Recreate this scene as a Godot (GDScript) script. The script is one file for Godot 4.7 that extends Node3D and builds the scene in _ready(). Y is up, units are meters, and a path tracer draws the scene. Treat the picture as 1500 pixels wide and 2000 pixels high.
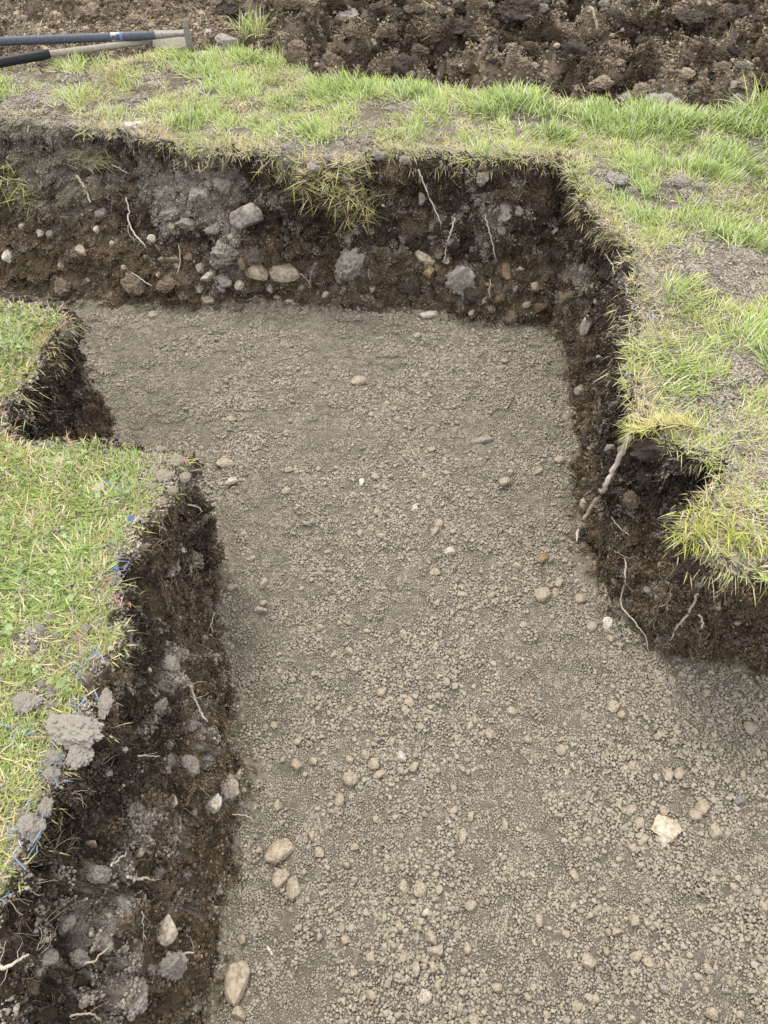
extends Node3D
# An excavated foundation trench in a lawn: cross-shaped pit, rough soil walls, crumbly floor,
# grass round it and dug-over soil behind. Units are metres, ground level is y = 0.

const EYE := Vector3(0, 1.5, 0)
const PITCH := 52.0
const FOV := 71.0
const DEPTH := 0.62

# linear base colours
const BLACK_SOIL := Color(0.048, 0.038, 0.029)
const BROWN_SOIL := Color(0.118, 0.088, 0.060)
const GREY_SOIL := Color(0.25, 0.222, 0.188)
const TAN_SOIL := Color(0.280, 0.249, 0.200)

var rng := RandomNumberGenerator.new()
var n_big := FastNoiseLite.new()
var n_mid := FastNoiseLite.new()
var n_fine := FastNoiseLite.new()
var n_cell := FastNoiseLite.new()
var n_patch := FastNoiseLite.new()
var n_block := FastNoiseLite.new()
var M := {}
var taken := {}
var stone_shapes: Array[ArrayMesh] = []
var rock_shapes: Array[ArrayMesh] = []
var clod_shapes: Array[ArrayMesh] = []
var crumb_shapes: Array[ArrayMesh] = []
var bit_shapes: Array[ArrayMesh] = []

# the wall ribbon
var st_top := PackedVector2Array()
var st_base := PackedVector2Array()
var st_in := PackedVector2Array()
var st_kind := PackedInt32Array()
var rows := 0
var wall_v := PackedVector3Array()
var wall_n := PackedVector3Array()
var wall_c := PackedColorArray()

# distance to the trench edge, positive outside
const DX0 := -2.8
const DZ0 := -4.9
const DSTEP := 0.02
const DW := 280
const DH := 280
var dist := PackedFloat32Array()

# nearest wall vertex by direction from the eye
const ZB := 8.0
const ZW := 188
const ZH := 250
var zb_depth := PackedFloat32Array()
var zb_vertex := PackedInt32Array()


func _ready() -> void:
	rng.seed = 20240611
	var cam := Camera3D.new()
	cam.name = "camera"
	cam.fov = FOV
	cam.near = 0.05
	cam.far = 1500.0
	cam.position = EYE
	cam.rotation_degrees = Vector3(-PITCH, 0, 0)
	add_child(cam)
	cam.current = true
	var env := Environment.new()
	env.background_mode = Environment.BG_SKY
	var sm := ProceduralSkyMaterial.new()
	sm.sky_top_color = Color(0.95, 0.95, 0.955)
	sm.sky_horizon_color = Color(0.87, 0.87, 0.87)
	sm.sky_curve = 0.25
	sm.ground_horizon_color = Color(0.5, 0.48, 0.44)
	sm.ground_bottom_color = Color(0.4, 0.38, 0.33)
	sm.sun_angle_max = 0.0
	var sky := Sky.new()
	sky.sky_material = sm
	env.sky = sky
	env.background_energy_multiplier = 1.0
	env.tonemap_mode = Environment.TONE_MAPPER_LINEAR
	env.tonemap_exposure = 2.42
	env.sdfgi_enabled = true
	env.ssao_enabled = true
	env.ssil_enabled = true
	var we := WorldEnvironment.new()
	we.name = "environment"
	we.environment = env
	add_child(we)
	var sun := DirectionalLight3D.new()
	sun.name = "sun"
	sun.light_energy = 0.42
	sun.light_angular_distance = 18.0
	sun.light_color = Color(1.0, 0.97, 0.92)
	sun.shadow_enabled = true
	sun.rotation_degrees = Vector3(-60, -150, 0)
	add_child(sun)

	setup_noise()
	setup_materials()
	setup_shapes()
	build_ribbon()
	build_distance()
	build_ground()
	build_floor()
	finish_walls()
	scatter_wall_crumbs()
	scatter_floor_crumbs()
	scatter_ground_crumbs()
	place_wall_stones()
	place_floor_stones()
	place_far_soil()
	place_lawn_clods()
	place_roots()
	place_tools()
	grow_grass()
	grow_extras()


# ---------------------------------------------------------------- helpers

func ray(x: float, y: float) -> Vector3:
	var f := 1000.0 / tan(deg_to_rad(FOV * 0.5))
	var a := deg_to_rad(PITCH)
	var u := (x - 750.0) / f
	var w := -(y - 1000.0) / f
	return Vector3(u, w * cos(a) - sin(a), -cos(a) - w * sin(a))


func on_level(x: float, y: float, h := 0.0) -> Vector3:
	var d := ray(x, y)
	return EYE + d * ((h - EYE.y) / d.y)


func project(p: Vector3) -> Vector3:
	var f := 1000.0 / tan(deg_to_rad(FOV * 0.5))
	var a := deg_to_rad(PITCH)
	var q := p - EYE
	var depth := -q.y * sin(a) - q.z * cos(a)
	var up := q.y * cos(a) - q.z * sin(a)
	return Vector3(750.0 + f * q.x / depth, 1000.0 - f * up / depth, depth)


func numbered(called: String) -> String:
	var k: int = taken.get(called, 0)
	taken[called] = k + 1
	return called if k == 0 else "%s_%03d" % [called, k]


func tag(o: Node3D, label: String, category: String, group := "", kind := "") -> Node3D:
	o.set_meta("label", label)
	if category:
		o.set_meta("category", category)
	if group:
		o.set_meta("group", group)
	if kind:
		o.set_meta("kind", kind)
	return o


func put(called: String, mesh: Mesh, mat: Material, parent: Node3D = null) -> MeshInstance3D:
	var o := MeshInstance3D.new()
	o.mesh = mesh
	o.material_override = mat
	if parent:
		o.name = called
		parent.add_child(o, true)
	else:
		o.name = numbered(called)
		add_child(o, true)
	return o


func thing(called: String, label: String, category: String, at: Vector3, group := "") -> Node3D:
	var o := Node3D.new()
	o.name = numbered(called)
	add_child(o, true)
	o.position = at
	tag(o, label, category, group)
	return o


func scatter(called: String, mesh: Mesh, mat: Material, xf: Array[Transform3D], cols: PackedColorArray, parent: Node3D) -> MultiMeshInstance3D:
	var mm := MultiMesh.new()
	mm.transform_format = MultiMesh.TRANSFORM_3D
	mm.use_colors = true
	mm.mesh = mesh
	mm.instance_count = xf.size()
	for i in xf.size():
		mm.set_instance_transform(i, xf[i])
		mm.set_instance_color(i, cols[i])
	var o := MultiMeshInstance3D.new()
	o.name = called
	o.multimesh = mm
	o.material_override = mat
	parent.add_child(o, true)
	return o


func normals_of(v: PackedVector3Array, idx: PackedInt32Array) -> PackedVector3Array:
	var n := PackedVector3Array()
	n.resize(v.size())
	for i in range(0, idx.size(), 3):
		var a := idx[i]
		var b := idx[i + 1]
		var c := idx[i + 2]
		var fn := (v[c] - v[a]).cross(v[b] - v[a])
		n[a] += fn
		n[b] += fn
		n[c] += fn
	for i in n.size():
		n[i] = n[i].normalized()
	return n


# the same shape with its faces flat, for broken crumbs
func faceted(m: ArrayMesh) -> ArrayMesh:
	var arr := m.surface_get_arrays(0)
	var v: PackedVector3Array = arr[Mesh.ARRAY_VERTEX]
	var idx: PackedInt32Array = arr[Mesh.ARRAY_INDEX]
	var v2 := PackedVector3Array()
	var n2 := PackedVector3Array()
	var i2 := PackedInt32Array()
	for i in range(0, idx.size(), 3):
		var a := v[idx[i]]
		var b := v[idx[i + 1]]
		var c := v[idx[i + 2]]
		var fn := (c - a).cross(b - a).normalized()
		for p in [a, b, c]:
			i2.append(v2.size())
			v2.append(p)
			n2.append(fn)
	return mesh_of(v2, n2, i2)


func mesh_of(v: PackedVector3Array, n: PackedVector3Array, idx: PackedInt32Array, c := PackedColorArray()) -> ArrayMesh:
	var a := []
	a.resize(Mesh.ARRAY_MAX)
	a[Mesh.ARRAY_VERTEX] = v
	a[Mesh.ARRAY_NORMAL] = n
	a[Mesh.ARRAY_INDEX] = idx
	if c.size():
		a[Mesh.ARRAY_COLOR] = c
	var m := ArrayMesh.new()
	m.add_surface_from_arrays(Mesh.PRIMITIVE_TRIANGLES, a)
	return m


func mixc(a: Color, b: Color, t: float) -> Color:
	return a.lerp(b, clampf(t, 0.0, 1.0))


func lum(c: Color, k: float) -> Color:
	return Color(c.r * k, c.g * k, c.b * k)


# vertex colours are stored as half their range would need; the materials multiply by 0.5
func vc(c: Color) -> Color:
	return Color(minf(c.r * 2.0, 1.0), minf(c.g * 2.0, 1.0), minf(c.b * 2.0, 1.0), 1.0)


func setup_noise() -> void:
	for a in [[n_big, 11, 2.2, 3], [n_mid, 12, 8.0, 3], [n_fine, 13, 34.0, 2], [n_patch, 14, 3.6, 4]]:
		var n: FastNoiseLite = a[0]
		n.noise_type = FastNoiseLite.TYPE_SIMPLEX_SMOOTH
		n.seed = a[1]
		n.frequency = a[2]
		n.fractal_type = FastNoiseLite.FRACTAL_FBM
		n.fractal_octaves = a[3]
	n_cell.noise_type = FastNoiseLite.TYPE_CELLULAR
	n_cell.seed = 21
	n_cell.frequency = 26.0
	n_cell.fractal_type = FastNoiseLite.FRACTAL_NONE
	n_cell.cellular_return_type = FastNoiseLite.RETURN_DISTANCE
	n_block.noise_type = FastNoiseLite.TYPE_CELLULAR
	n_block.seed = 33
	n_block.frequency = 9.0
	n_block.fractal_type = FastNoiseLite.FRACTAL_NONE
	n_block.cellular_return_type = FastNoiseLite.RETURN_CELL_VALUE


func noise_tex(sd: int, freq: float, cellular: bool, lo: float, hi: float) -> NoiseTexture2D:
	var n := FastNoiseLite.new()
	n.seed = sd
	n.frequency = freq
	if cellular:
		n.noise_type = FastNoiseLite.TYPE_CELLULAR
		n.cellular_return_type = FastNoiseLite.RETURN_DISTANCE
		n.fractal_type = FastNoiseLite.FRACTAL_FBM
		n.fractal_octaves = 2
	else:
		n.noise_type = FastNoiseLite.TYPE_SIMPLEX_SMOOTH
		n.fractal_type = FastNoiseLite.FRACTAL_FBM
		n.fractal_octaves = 5
	var t := NoiseTexture2D.new()
	t.width = 512
	t.height = 512
	t.seamless = true
	t.noise = n
	var g := Gradient.new()
	g.set_color(0, Color(lo, lo, lo))
	g.set_color(1, Color(hi, hi, hi))
	t.color_ramp = g
	return t


func material(called: String, c: Color, rough: float, vertex: bool) -> StandardMaterial3D:
	var m := StandardMaterial3D.new()
	m.resource_name = called
	m.albedo_color = c.linear_to_srgb()
	m.roughness = rough
	m.metallic_specular = 0.25
	m.vertex_color_use_as_albedo = vertex
	m.cull_mode = BaseMaterial3D.CULL_DISABLED
	return m


func textured(m: StandardMaterial3D, al: Texture2D, bump: Texture2D, scale: float, cm: float, world: bool) -> StandardMaterial3D:
	m.albedo_texture = al
	m.uv1_triplanar = true
	m.uv1_world_triplanar = world
	m.uv1_scale = Vector3.ONE * scale
	if bump:
		m.heightmap_enabled = true
		m.heightmap_texture = bump
		m.heightmap_scale = cm
	return m


func setup_materials() -> void:
	var grain := noise_tex(3, 0.05, false, 0.78, 1.0)
	var lumps := noise_tex(5, 0.06, true, 0.0, 1.0)
	var mottle := noise_tex(8, 0.02, false, 0.74, 1.06)
	var stain := noise_tex(9, 0.016, false, 0.0, 1.0)
	var sg := Gradient.new()
	sg.offsets = PackedFloat32Array([0.0, 0.36, 0.44, 0.62, 1.0])
	sg.colors = PackedColorArray([Color(0.70, 0.66, 0.60), Color(0.78, 0.74, 0.69), Color(0.93, 0.91, 0.89), Color(1.0, 0.99, 0.98), Color(1.0, 1.0, 1.0)])
	stain.color_ramp = sg
	var half := Color(0.5, 0.5, 0.5)
	M.soil = textured(material("soil", half, 1.0, true), grain, lumps, 5.0, 0.8, true)
	M.soil.heightmap_flip_texture = true
	M.floor = textured(material("floor_soil", half, 1.0, true), grain, lumps, 6.0, 0.8, true)
	M.floor.heightmap_flip_texture = true
	M.crumb = material("crumb", half, 1.0, true)
	for k in ["soil", "floor", "crumb"]:
		M[k].metallic_specular = 0.12
	M.stone = []
	for c in [Color(0.45, 0.42, 0.37), Color(0.27, 0.255, 0.233), Color(0.36, 0.318, 0.255), Color(0.48, 0.435, 0.365), Color(0.13, 0.10, 0.072), Color(0.20, 0.20, 0.205), Color(0.345, 0.308, 0.250), Color(0.26, 0.19, 0.115), Color(0.56, 0.54, 0.50)]:
		var sm2 := textured(material("stone", c, 0.9, false), stain, grain, 0.3, 0.03, false)
		M.stone.append(sm2)
	M.clod = []
	for c in [Color(0.31, 0.282, 0.248), Color(0.075, 0.060, 0.050), Color(0.19, 0.15, 0.11), Color(0.34, 0.295, 0.228)]:
		M.clod.append(textured(material("clod", c, 1.0, false), grain, lumps, 0.55, 0.14, false))
		M.clod[-1].heightmap_flip_texture = true
	M.blade = material("grass_blade", half, 0.55, true)
	M.blade.backlight_enabled = true
	M.blade.backlight = Color(0.5, 0.5, 0.5)
	M.root = textured(material("root", Color(0.42, 0.35, 0.26), 0.85, false), mottle, grain, 14.0, 0.1, false)
	M.root_pale = textured(material("root_pale", Color(0.56, 0.50, 0.42), 0.85, false), mottle, grain, 14.0, 0.1, false)
	M.rootlet = material("rootlet", half, 0.9, true)
	M.black_grip = textured(material("black_grip", Color(0.022, 0.024, 0.028), 0.42, false), mottle, null, 6.0, 0.0, false)
	M.blue_grip = textured(material("blue_grip", Color(0.085, 0.098, 0.125), 0.45, false), mottle, null, 6.0, 0.0, false)
	M.steel = textured(material("dirty_steel", Color(0.30, 0.285, 0.26), 0.6, false), mottle, grain, 7.0, 0.05, false)
	M.steel.metallic = 0.35
	M.dull_steel = textured(material("soil_stained_steel", Color(0.33, 0.30, 0.25), 0.8, false), mottle, grain, 7.0, 0.1, false)
	M.blue_leaf = material("sprayed_leaf", Color(0.065, 0.125, 0.25), 0.6, false)
	M.sticker = material("sticker", Color(0.34, 0.36, 0.39), 0.5, false)
	M.sticker_blue = material("sticker_blue", Color(0.11, 0.16, 0.28), 0.5, false)
	M.worn = material("worn_tape", Color(0.42, 0.33, 0.28), 0.7, false)


# an icosphere as vertices and indices
func ico(level: int) -> Array:
	var t := (1.0 + sqrt(5.0)) * 0.5
	var v: Array = []
	for p in [[-1, t, 0], [1, t, 0], [-1, -t, 0], [1, -t, 0], [0, -1, t], [0, 1, t], [0, -1, -t], [0, 1, -t], [t, 0, -1], [t, 0, 1], [-t, 0, -1], [-t, 0, 1]]:
		v.append(Vector3(p[0], p[1], p[2]).normalized())
	var f := [0, 11, 5, 0, 5, 1, 0, 1, 7, 0, 7, 10, 0, 10, 11, 1, 5, 9, 5, 11, 4, 11, 10, 2, 10, 7, 6, 7, 1, 8, 3, 9, 4, 3, 4, 2, 3, 2, 6, 3, 6, 8, 3, 8, 9, 4, 9, 5, 2, 4, 11, 6, 2, 10, 8, 6, 7, 9, 8, 1]
	for k in level:
		var mid := {}
		var g := []
		for i in range(0, f.size(), 3):
			var e := []
			for j in 3:
				var a: int = f[i + j]
				var b: int = f[i + (j + 1) % 3]
				var key := mini(a, b) * 100000 + maxi(a, b)
				if not mid.has(key):
					mid[key] = v.size()
					v.append(((v[a] + v[b]) * 0.5).normalized())
				e.append(mid[key])
			g.append_array([f[i], e[0], e[2], f[i + 1], e[1], e[0], f[i + 2], e[2], e[1], e[0], e[1], e[2]])
		f = g
	# Godot's front faces run clockwise
	var idx := PackedInt32Array()
	for i in range(0, f.size(), 3):
		idx.append_array([f[i], f[i + 2], f[i + 1]])
	return [PackedVector3Array(v), idx]


# a stone cut by random planes (facets) or worn round
func stone_mesh(level: int, planes: int, soft: float, rough: float, sd: int) -> ArrayMesh:
	var r := RandomNumberGenerator.new()
	r.seed = sd
	var b := ico(level)
	var v: PackedVector3Array = b[0]
	var cuts := []
	for i in planes:
		var d := Vector3(r.randfn(), r.randfn(), r.randfn()).normalized()
		cuts.append([d, r.randf_range(0.42, 0.88)])
	var off := Vector3(r.randf() * 50, r.randf() * 50, r.randf() * 50)
	for i in v.size():
		var d := v[i]
		var rad := 1.0
		for c in cuts:
			var k: float = d.dot(c[0])
			if k > 0.05:
				rad = minf(rad, lerpf(c[1] / k, 1.0, soft))
		rad *= 1.0 + rough * n_big.get_noise_3dv(d * 0.6 + off) + rough * 0.6 * n_mid.get_noise_3dv(d * 0.5 + off)
		v[i] = d * rad
	return mesh_of(v, normals_of(v, b[1]), b[1])


# a lump of soil: an uneven core with crumbs sticking out of it
func clod_mesh(level: int, rough: float, crumbs: int, sd: int) -> ArrayMesh:
	var r := RandomNumberGenerator.new()
	r.seed = sd
	var b := ico(level)
	var v: PackedVector3Array = b[0]
	var idx: PackedInt32Array = b[1]
	var off := Vector3(sd * 7.3, sd * 3.1, sd * 5.7)
	var cuts := []
	for i in 6:
		cuts.append([Vector3(r.randfn(), r.randfn(), r.randfn()).normalized(), r.randf_range(0.45, 0.85)])
	for i in v.size():
		var d := v[i]
		var rad := 1.0
		for c in cuts:
			var k: float = d.dot(c[0])
			if k > 0.05:
				rad = minf(rad, c[1] / k)
		rad *= 1.0 + rough * n_big.get_noise_3dv(d * 0.5 + off) + rough * 0.8 * n_mid.get_noise_3dv(d * 0.35 + off) + 0.4 * rough * n_fine.get_noise_3dv(d * 0.22 + off)
		v[i] = d * maxf(rad, 0.35)
	var n := normals_of(v, idx)
	var whole := v.size()
	for i in crumbs:
		var at := r.randi() % whole
		var arr := bit_shapes[r.randi() % 8].surface_get_arrays(0)
		var sv: PackedVector3Array = arr[Mesh.ARRAY_VERTEX]
		var sn: PackedVector3Array = arr[Mesh.ARRAY_NORMAL]
		var si: PackedInt32Array = arr[Mesh.ARRAY_INDEX]
		var turn := Basis(Quaternion(Vector3(r.randfn(), r.randfn(), r.randfn()).normalized(), r.randf() * TAU))
		var size := 0.03 + 0.14 * pow(r.randf(), 2.6)
		var first := v.size()
		var middle := v[at]
		for k in sv.size():
			v.append(middle + turn * sv[k] * size)
			n.append(turn * sn[k])
		for k in si:
			idx.append(first + k)
	return mesh_of(v, n, idx)


func setup_shapes() -> void:
	for i in 5:
		stone_shapes.append(stone_mesh(4, 8, 0.12, 0.10, 40 + i))
	for i in 5:
		rock_shapes.append(stone_mesh(4, 8, 0.0, 0.07, 60 + i))
	for i in 6:
		crumb_shapes.append(faceted(stone_mesh(1, 7, 0.0, 0.22, 90 + i)))
	for i in 8:
		bit_shapes.append(faceted(stone_mesh(0, 5, 0.0, 0.5, 190 + i)))
	for i in 5:
		clod_shapes.append(clod_mesh(4, 0.3, 330, 3 + i))


# ---------------------------------------------------------------- trench walls

# [top x, top z, base x, base z, wall]; walls: 0 far, 1 right, 2 right arm, 3 unseen, 4 near left, 5 notch, 6 left arm
const LOOP := [
	[-3.4, -3.5, -3.4, -3.08, 0], [-1.9, -3.46, -1.95, -3.05, 0], [-1.55, -3.42, -1.56, -2.93, 0], [-1.14, -3.31, -1.11, -2.91, 0], [-0.69, -3.20, -0.7, -2.93, 0],
	[-0.45, -3.10, -0.47, -2.94, 0], [-0.17, -3.05, -0.14, -2.88, 0], [-0.04, -3.20, 0.0, -2.88, 0], [0.22, -3.13, 0.25, -2.87, 0], [0.46, -3.09, 0.55, -2.76, 0], [0.79, -3.12, 0.82, -2.77, 1],
	[0.80, -2.68, 0.82, -2.4, 1], [0.90, -2.45, 0.81, -2.22, 1], [0.90, -2.2, 0.80, -2.06, 1], [0.84, -1.95, 0.785, -1.85, 1], [0.75, -1.68, 0.75, -1.62, 1], [0.77, -1.50, 0.73, -1.49, 1],
	[0.84, -1.40, 0.76, -1.32, 1], [0.96, -1.36, 0.79, -1.24, 1], [0.90, -1.25, 0.82, -1.19, 2], [0.79, -1.12, 0.88, -1.12, 2], [0.83, -1.0, 0.95, -1.09, 2], [0.98, -0.98, 1.05, -1.07, 2], [1.3, -0.95, 1.25, -1.04, 2], [2.2, -0.93, 2.2, -1.02, 3],
	[3.2, -0.9, 3.2, -1.0, 3], [3.3, 0.5, 3.2, 0.4, 3], [-0.68, 0.52, -0.45, 0.42, 4], [-0.71, 0.1, -0.44, 0.1, 4],
	[-0.70, -0.22, -0.44, -0.20, 4], [-0.69, -0.44, -0.435, -0.45, 4], [-0.645, -0.55, -0.425, -0.60, 4], [-0.64, -0.69, -0.42, -0.71, 4], [-0.61, -0.82, -0.47, -0.85, 4],
	[-0.65, -0.95, -0.53, -1.03, 4], [-0.64, -1.08, -0.57, -1.17, 4], [-0.585, -1.22, -0.60, -1.30, 4], [-0.54, -1.36, -0.60, -1.41, 5], [-0.67, -1.40, -0.68, -1.45, 5], [-0.85, -1.42, -0.86, -1.47, 5],
	[-1.05, -1.44, -1.05, -1.51, 5], [-1.15, -1.53, -1.10, -1.58, 5], [-1.11, -1.68, -1.06, -1.72, 5], [-1.06, -1.85, -1.05, -1.85, 5], [-1.055, -2.0, -1.09, -1.95, 6], [-1.20, -2.08, -1.22, -2.04, 6], [-1.4, -2.10, -1.4, -2.07, 6],
	[-3.4, -2.2, -3.4, -2.2, 3],
]

# swellings and hollows of the walls: centre, radius, how far out
const BULGES := [
	[-0.28, -0.10, -3.02, 0.17, 0.07], [-0.16, -0.14, -2.98, 0.12, 0.06], [-0.62, -0.12, -3.12, 0.16, -0.07], [-0.28, -0.34, -2.96, 0.18, -0.05], [-1.25, -0.03, -3.36, 0.15, -0.08],
	[-1.62, -0.15, -3.25, 0.25, 0.08], [-0.62, -0.33, -3.0, 0.16, 0.05], [0.62, -0.3, -2.95, 0.2, -0.04], [0.35, -0.5, -2.85, 0.16, 0.04], [-0.9, -0.5, -2.95, 0.25, 0.04],
	[0.95, -0.12, -1.30, 0.14, -0.06], [0.92, -0.30, -1.22, 0.14, -0.02], [0.80, -0.07, -1.08, 0.10, 0.05], [0.88, -0.1, -2.3, 0.14, 0.03], [-0.52, -0.42, -0.70, 0.10, 0.04], [-0.60, -0.3, -0.45, 0.16, 0.03], [-0.62, -0.1, -0.78, 0.10, -0.03], [-0.57, -0.06, -1.30, 0.08, 0.03],
]


func lawn_h(x: float, z: float) -> float:
	return 0.022 * n_big.get_noise_2d(x * 0.8, z * 0.8) + 0.008 * n_mid.get_noise_2d(x, z)


func build_ribbon() -> void:
	var n := LOOP.size()
	for i in n:
		var a: Array = LOOP[i]
		var b: Array = LOOP[(i + 1) % n]
		var ta := Vector2(a[0], a[1])
		var tb := Vector2(b[0], b[1])
		var ba := Vector2(a[2], a[3])
		var bb := Vector2(b[2], b[3])
		var seen: bool = int(a[4]) != 3 and maxf(a[0], b[0]) < 2.4 and minf(a[1], b[1]) < 0.0 and minf(a[0], b[0]) > -2.0
		var step := 0.0075 if seen else 0.035
		var k := maxi(2, int(maxf(ta.distance_to(tb), ba.distance_to(bb)) / step))
		for j in k:
			var t := float(j) / k
			st_top.append(ta.lerp(tb, t))
			st_base.append(ba.lerp(bb, t))
			st_kind.append(a[4])
	var m := st_top.size()
	for pass_ in 12:
		var t2 := st_top.duplicate()
		var b2 := st_base.duplicate()
		for i in m:
			t2[i] = (st_top[(i + m - 1) % m] + st_top[i] * 2.0 + st_top[(i + 1) % m]) * 0.25
			b2[i] = (st_base[(i + m - 1) % m] + st_base[i] * 2.0 + st_base[(i + 1) % m]) * 0.25
		st_top = t2
		st_base = b2
	st_in.resize(m)
	for i in m:
		var t := (st_top[(i + 3) % m] - st_top[(i + m - 3) % m]).normalized()
		st_in[i] = Vector2(t.y, -t.x)
	for pass_ in 6:
		var s2 := st_in.duplicate()
		for i in m:
			s2[i] = (st_in[(i + m - 2) % m] + st_in[i] + st_in[(i + 2) % m]).normalized()
		st_in = s2
	for i in m:
		var p := st_top[i]
		st_top[i] = p + st_in[i] * (0.030 * n_mid.get_noise_2d(p.x * 0.7, p.y * 0.7) + 0.016 * n_fine.get_noise_2d(p.x * 0.5, p.y * 0.5))
		var q := st_base[i]
		st_base[i] = q + st_in[i] * 0.03 * n_mid.get_noise_2d(q.x * 0.5 + 9.0, q.y * 0.5)
	var n_lip := 10
	var n_wall := 84
	var n_foot := 14
	rows = n_lip + n_wall + n_foot
	wall_v.resize(m * rows)
	for i in m:
		var top := st_top[i]
		var base := st_base[i]
		var inn := st_in[i]
		var near := st_kind[i] != 3
		var ht := lawn_h(top.x, top.y)
		var out3 := Vector3(-inn.x, 0, -inn.y)
		for j in rows:
			var p: Vector3
			if j < n_lip:
				var u := 0.14 * pow(1.0 - float(j) / n_lip, 1.3)
				var q := top + inn * u
				var y := lawn_h(q.x, q.y) - 0.30 * pow(maxf(0.0, 0.045 - u), 1.4) - maxf(0.0, u - 0.06) * 0.35
				p = Vector3(q.x, y + 0.007 * n_fine.get_noise_2d(q.x, q.y), q.y)
			elif j < n_lip + n_wall:
				var v := float(j - n_lip) / (n_wall - 1)
				var prof := clampf((v - 0.10) / 0.90, 0.0, 1.0)
				var q := top.lerp(base, prof)
				var y := lerpf(ht - 0.006, -DEPTH, v)
				p = Vector3(q.x, y, q.y)
				if near:
					var w := smoothstep(0.0, 0.06, v) * (1.0 - 0.6 * smoothstep(0.9, 1.0, v))
					var d := 0.045 * n_big.get_noise_3d(p.x * 1.3, p.y * 1.6, p.z * 1.3) + 0.042 * n_mid.get_noise_3d(p.x, p.y * 1.3, p.z) + 0.026 * n_fine.get_noise_3d(p.x, p.y, p.z)
					d += 0.018 * (-0.6 - n_cell.get_noise_3d(p.x, p.y, p.z)) * 1.6
					d += 0.016 * n_block.get_noise_3d(p.x + 0.05 * n_mid.get_noise_3dv(p), p.y * 1.5, p.z)
					d -= 0.028 * exp(-pow((v - 0.22) / 0.10, 2.0)) * (0.6 + n_mid.get_noise_2d(top.x * 0.6, top.y * 0.6))
					d += 0.018 * exp(-pow((v - 0.05) / 0.05, 2.0))
					for b in BULGES:
						var dd: float = Vector3(p.x - b[0], p.y - b[1], p.z - b[2]).length_squared() / (b[3] * b[3])
						if dd < 4.0:
							d += b[4] * exp(-dd * 1.5)
					p += out3 * d * w
					p.y += 0.012 * w * n_fine.get_noise_3d(p.z, p.x, p.y)
			else:
				var f := float(j - n_lip - n_wall + 1) / n_foot
				var q := base - inn * (0.17 * f)
				var y := -DEPTH + 0.05 * pow(1.0 - f, 2.0) * (0.6 + n_mid.get_noise_2d(base.x * 0.5, base.y * 0.5)) - 0.035 * f
				p = Vector3(q.x, y + 0.008 * n_fine.get_noise_2d(q.x, q.y), q.y)
			wall_v[i * rows + j] = p
	var idx := ribbon_indices(0, m)
	wall_n = normals_of(wall_v, idx)
	# which wall vertex lies nearest in each direction
	zb_depth.resize(ZW * ZH)
	zb_depth.fill(1e9)
	zb_vertex.resize(ZW * ZH)
	zb_vertex.fill(-1)
	for i in wall_v.size():
		var s := project(wall_v[i])
		if s.z < 0.1:
			continue
		var cx := int(s.x / ZB)
		var cy := int(s.y / ZB)
		if s.x < 0 or s.y < 0 or cx >= ZW or cy >= ZH:
			continue
		var c := cy * ZW + cx
		if s.z < zb_depth[c]:
			zb_depth[c] = s.z
			zb_vertex[c] = i


func ribbon_indices(from: int, to: int) -> PackedInt32Array:
	var m := st_top.size()
	var idx := PackedInt32Array()
	for i in range(from, to):
		var a := (i % m) * rows
		var b := ((i + 1) % m) * rows
		for j in rows - 1:
			idx.append_array([a + j, a + j + 1, b + j, b + j, a + j + 1, b + j + 1])
	return idx


# the wall point seen in that direction: [position, normal]
func wall_at(x: float, y: float) -> Array:
	var at := nearest_wall(x, y)
	if at >= 0:
		return [wall_v[at], wall_n[at]]
	return [on_level(x, y, -DEPTH), Vector3.UP]


func nearest_wall(x: float, y: float) -> int:
	var cx := int(x / ZB)
	var cy := int(y / ZB)
	for r in 6:
		var best := 1e9
		var at := -1
		for dy in range(-r, r + 1):
			for dx in range(-r, r + 1):
				var ax := cx + dx
				var ay := cy + dy
				if ax < 0 or ay < 0 or ax >= ZW or ay >= ZH:
					continue
				var c := ay * ZW + ax
				if zb_vertex[c] >= 0 and zb_depth[c] < best:
					best = zb_depth[c]
					at = zb_vertex[c]
		if at >= 0:
			return at
	return -1


func build_distance() -> void:
	dist.resize(DW * DH)
	dist.fill(0.5)
	for i in st_top.size():
		var p := st_top[i]
		var cx := int((p.x - DX0) / DSTEP)
		var cz := int((p.y - DZ0) / DSTEP)
		if cx < -20 or cz < -20 or cx > DW + 20 or cz > DH + 20:
			continue
		for dz in range(-16, 17):
			var z := cz + dz
			if z < 0 or z >= DH:
				continue
			for dx in range(-16, 17):
				var x := cx + dx
				if x < 0 or x >= DW:
					continue
				var d := Vector2(DX0 + x * DSTEP, DZ0 + z * DSTEP).distance_to(p)
				var k := z * DW + x
				if d < dist[k]:
					dist[k] = d
	for z in DH:
		for x in DW:
			var k := z * DW + x
			if Geometry2D.is_point_in_polygon(Vector2(DX0 + x * DSTEP, DZ0 + z * DSTEP), st_top):
				dist[k] = -dist[k]
	for z in range(1, DH - 1):
		for x in range(1, DW - 1):
			var k := z * DW + x
			if absf(dist[k]) > 0.05 and dist[k] * dist[k - 1] < 0.0 and dist[k] * dist[k + 1] < 0.0:
				dist[k] = -dist[k]


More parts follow.
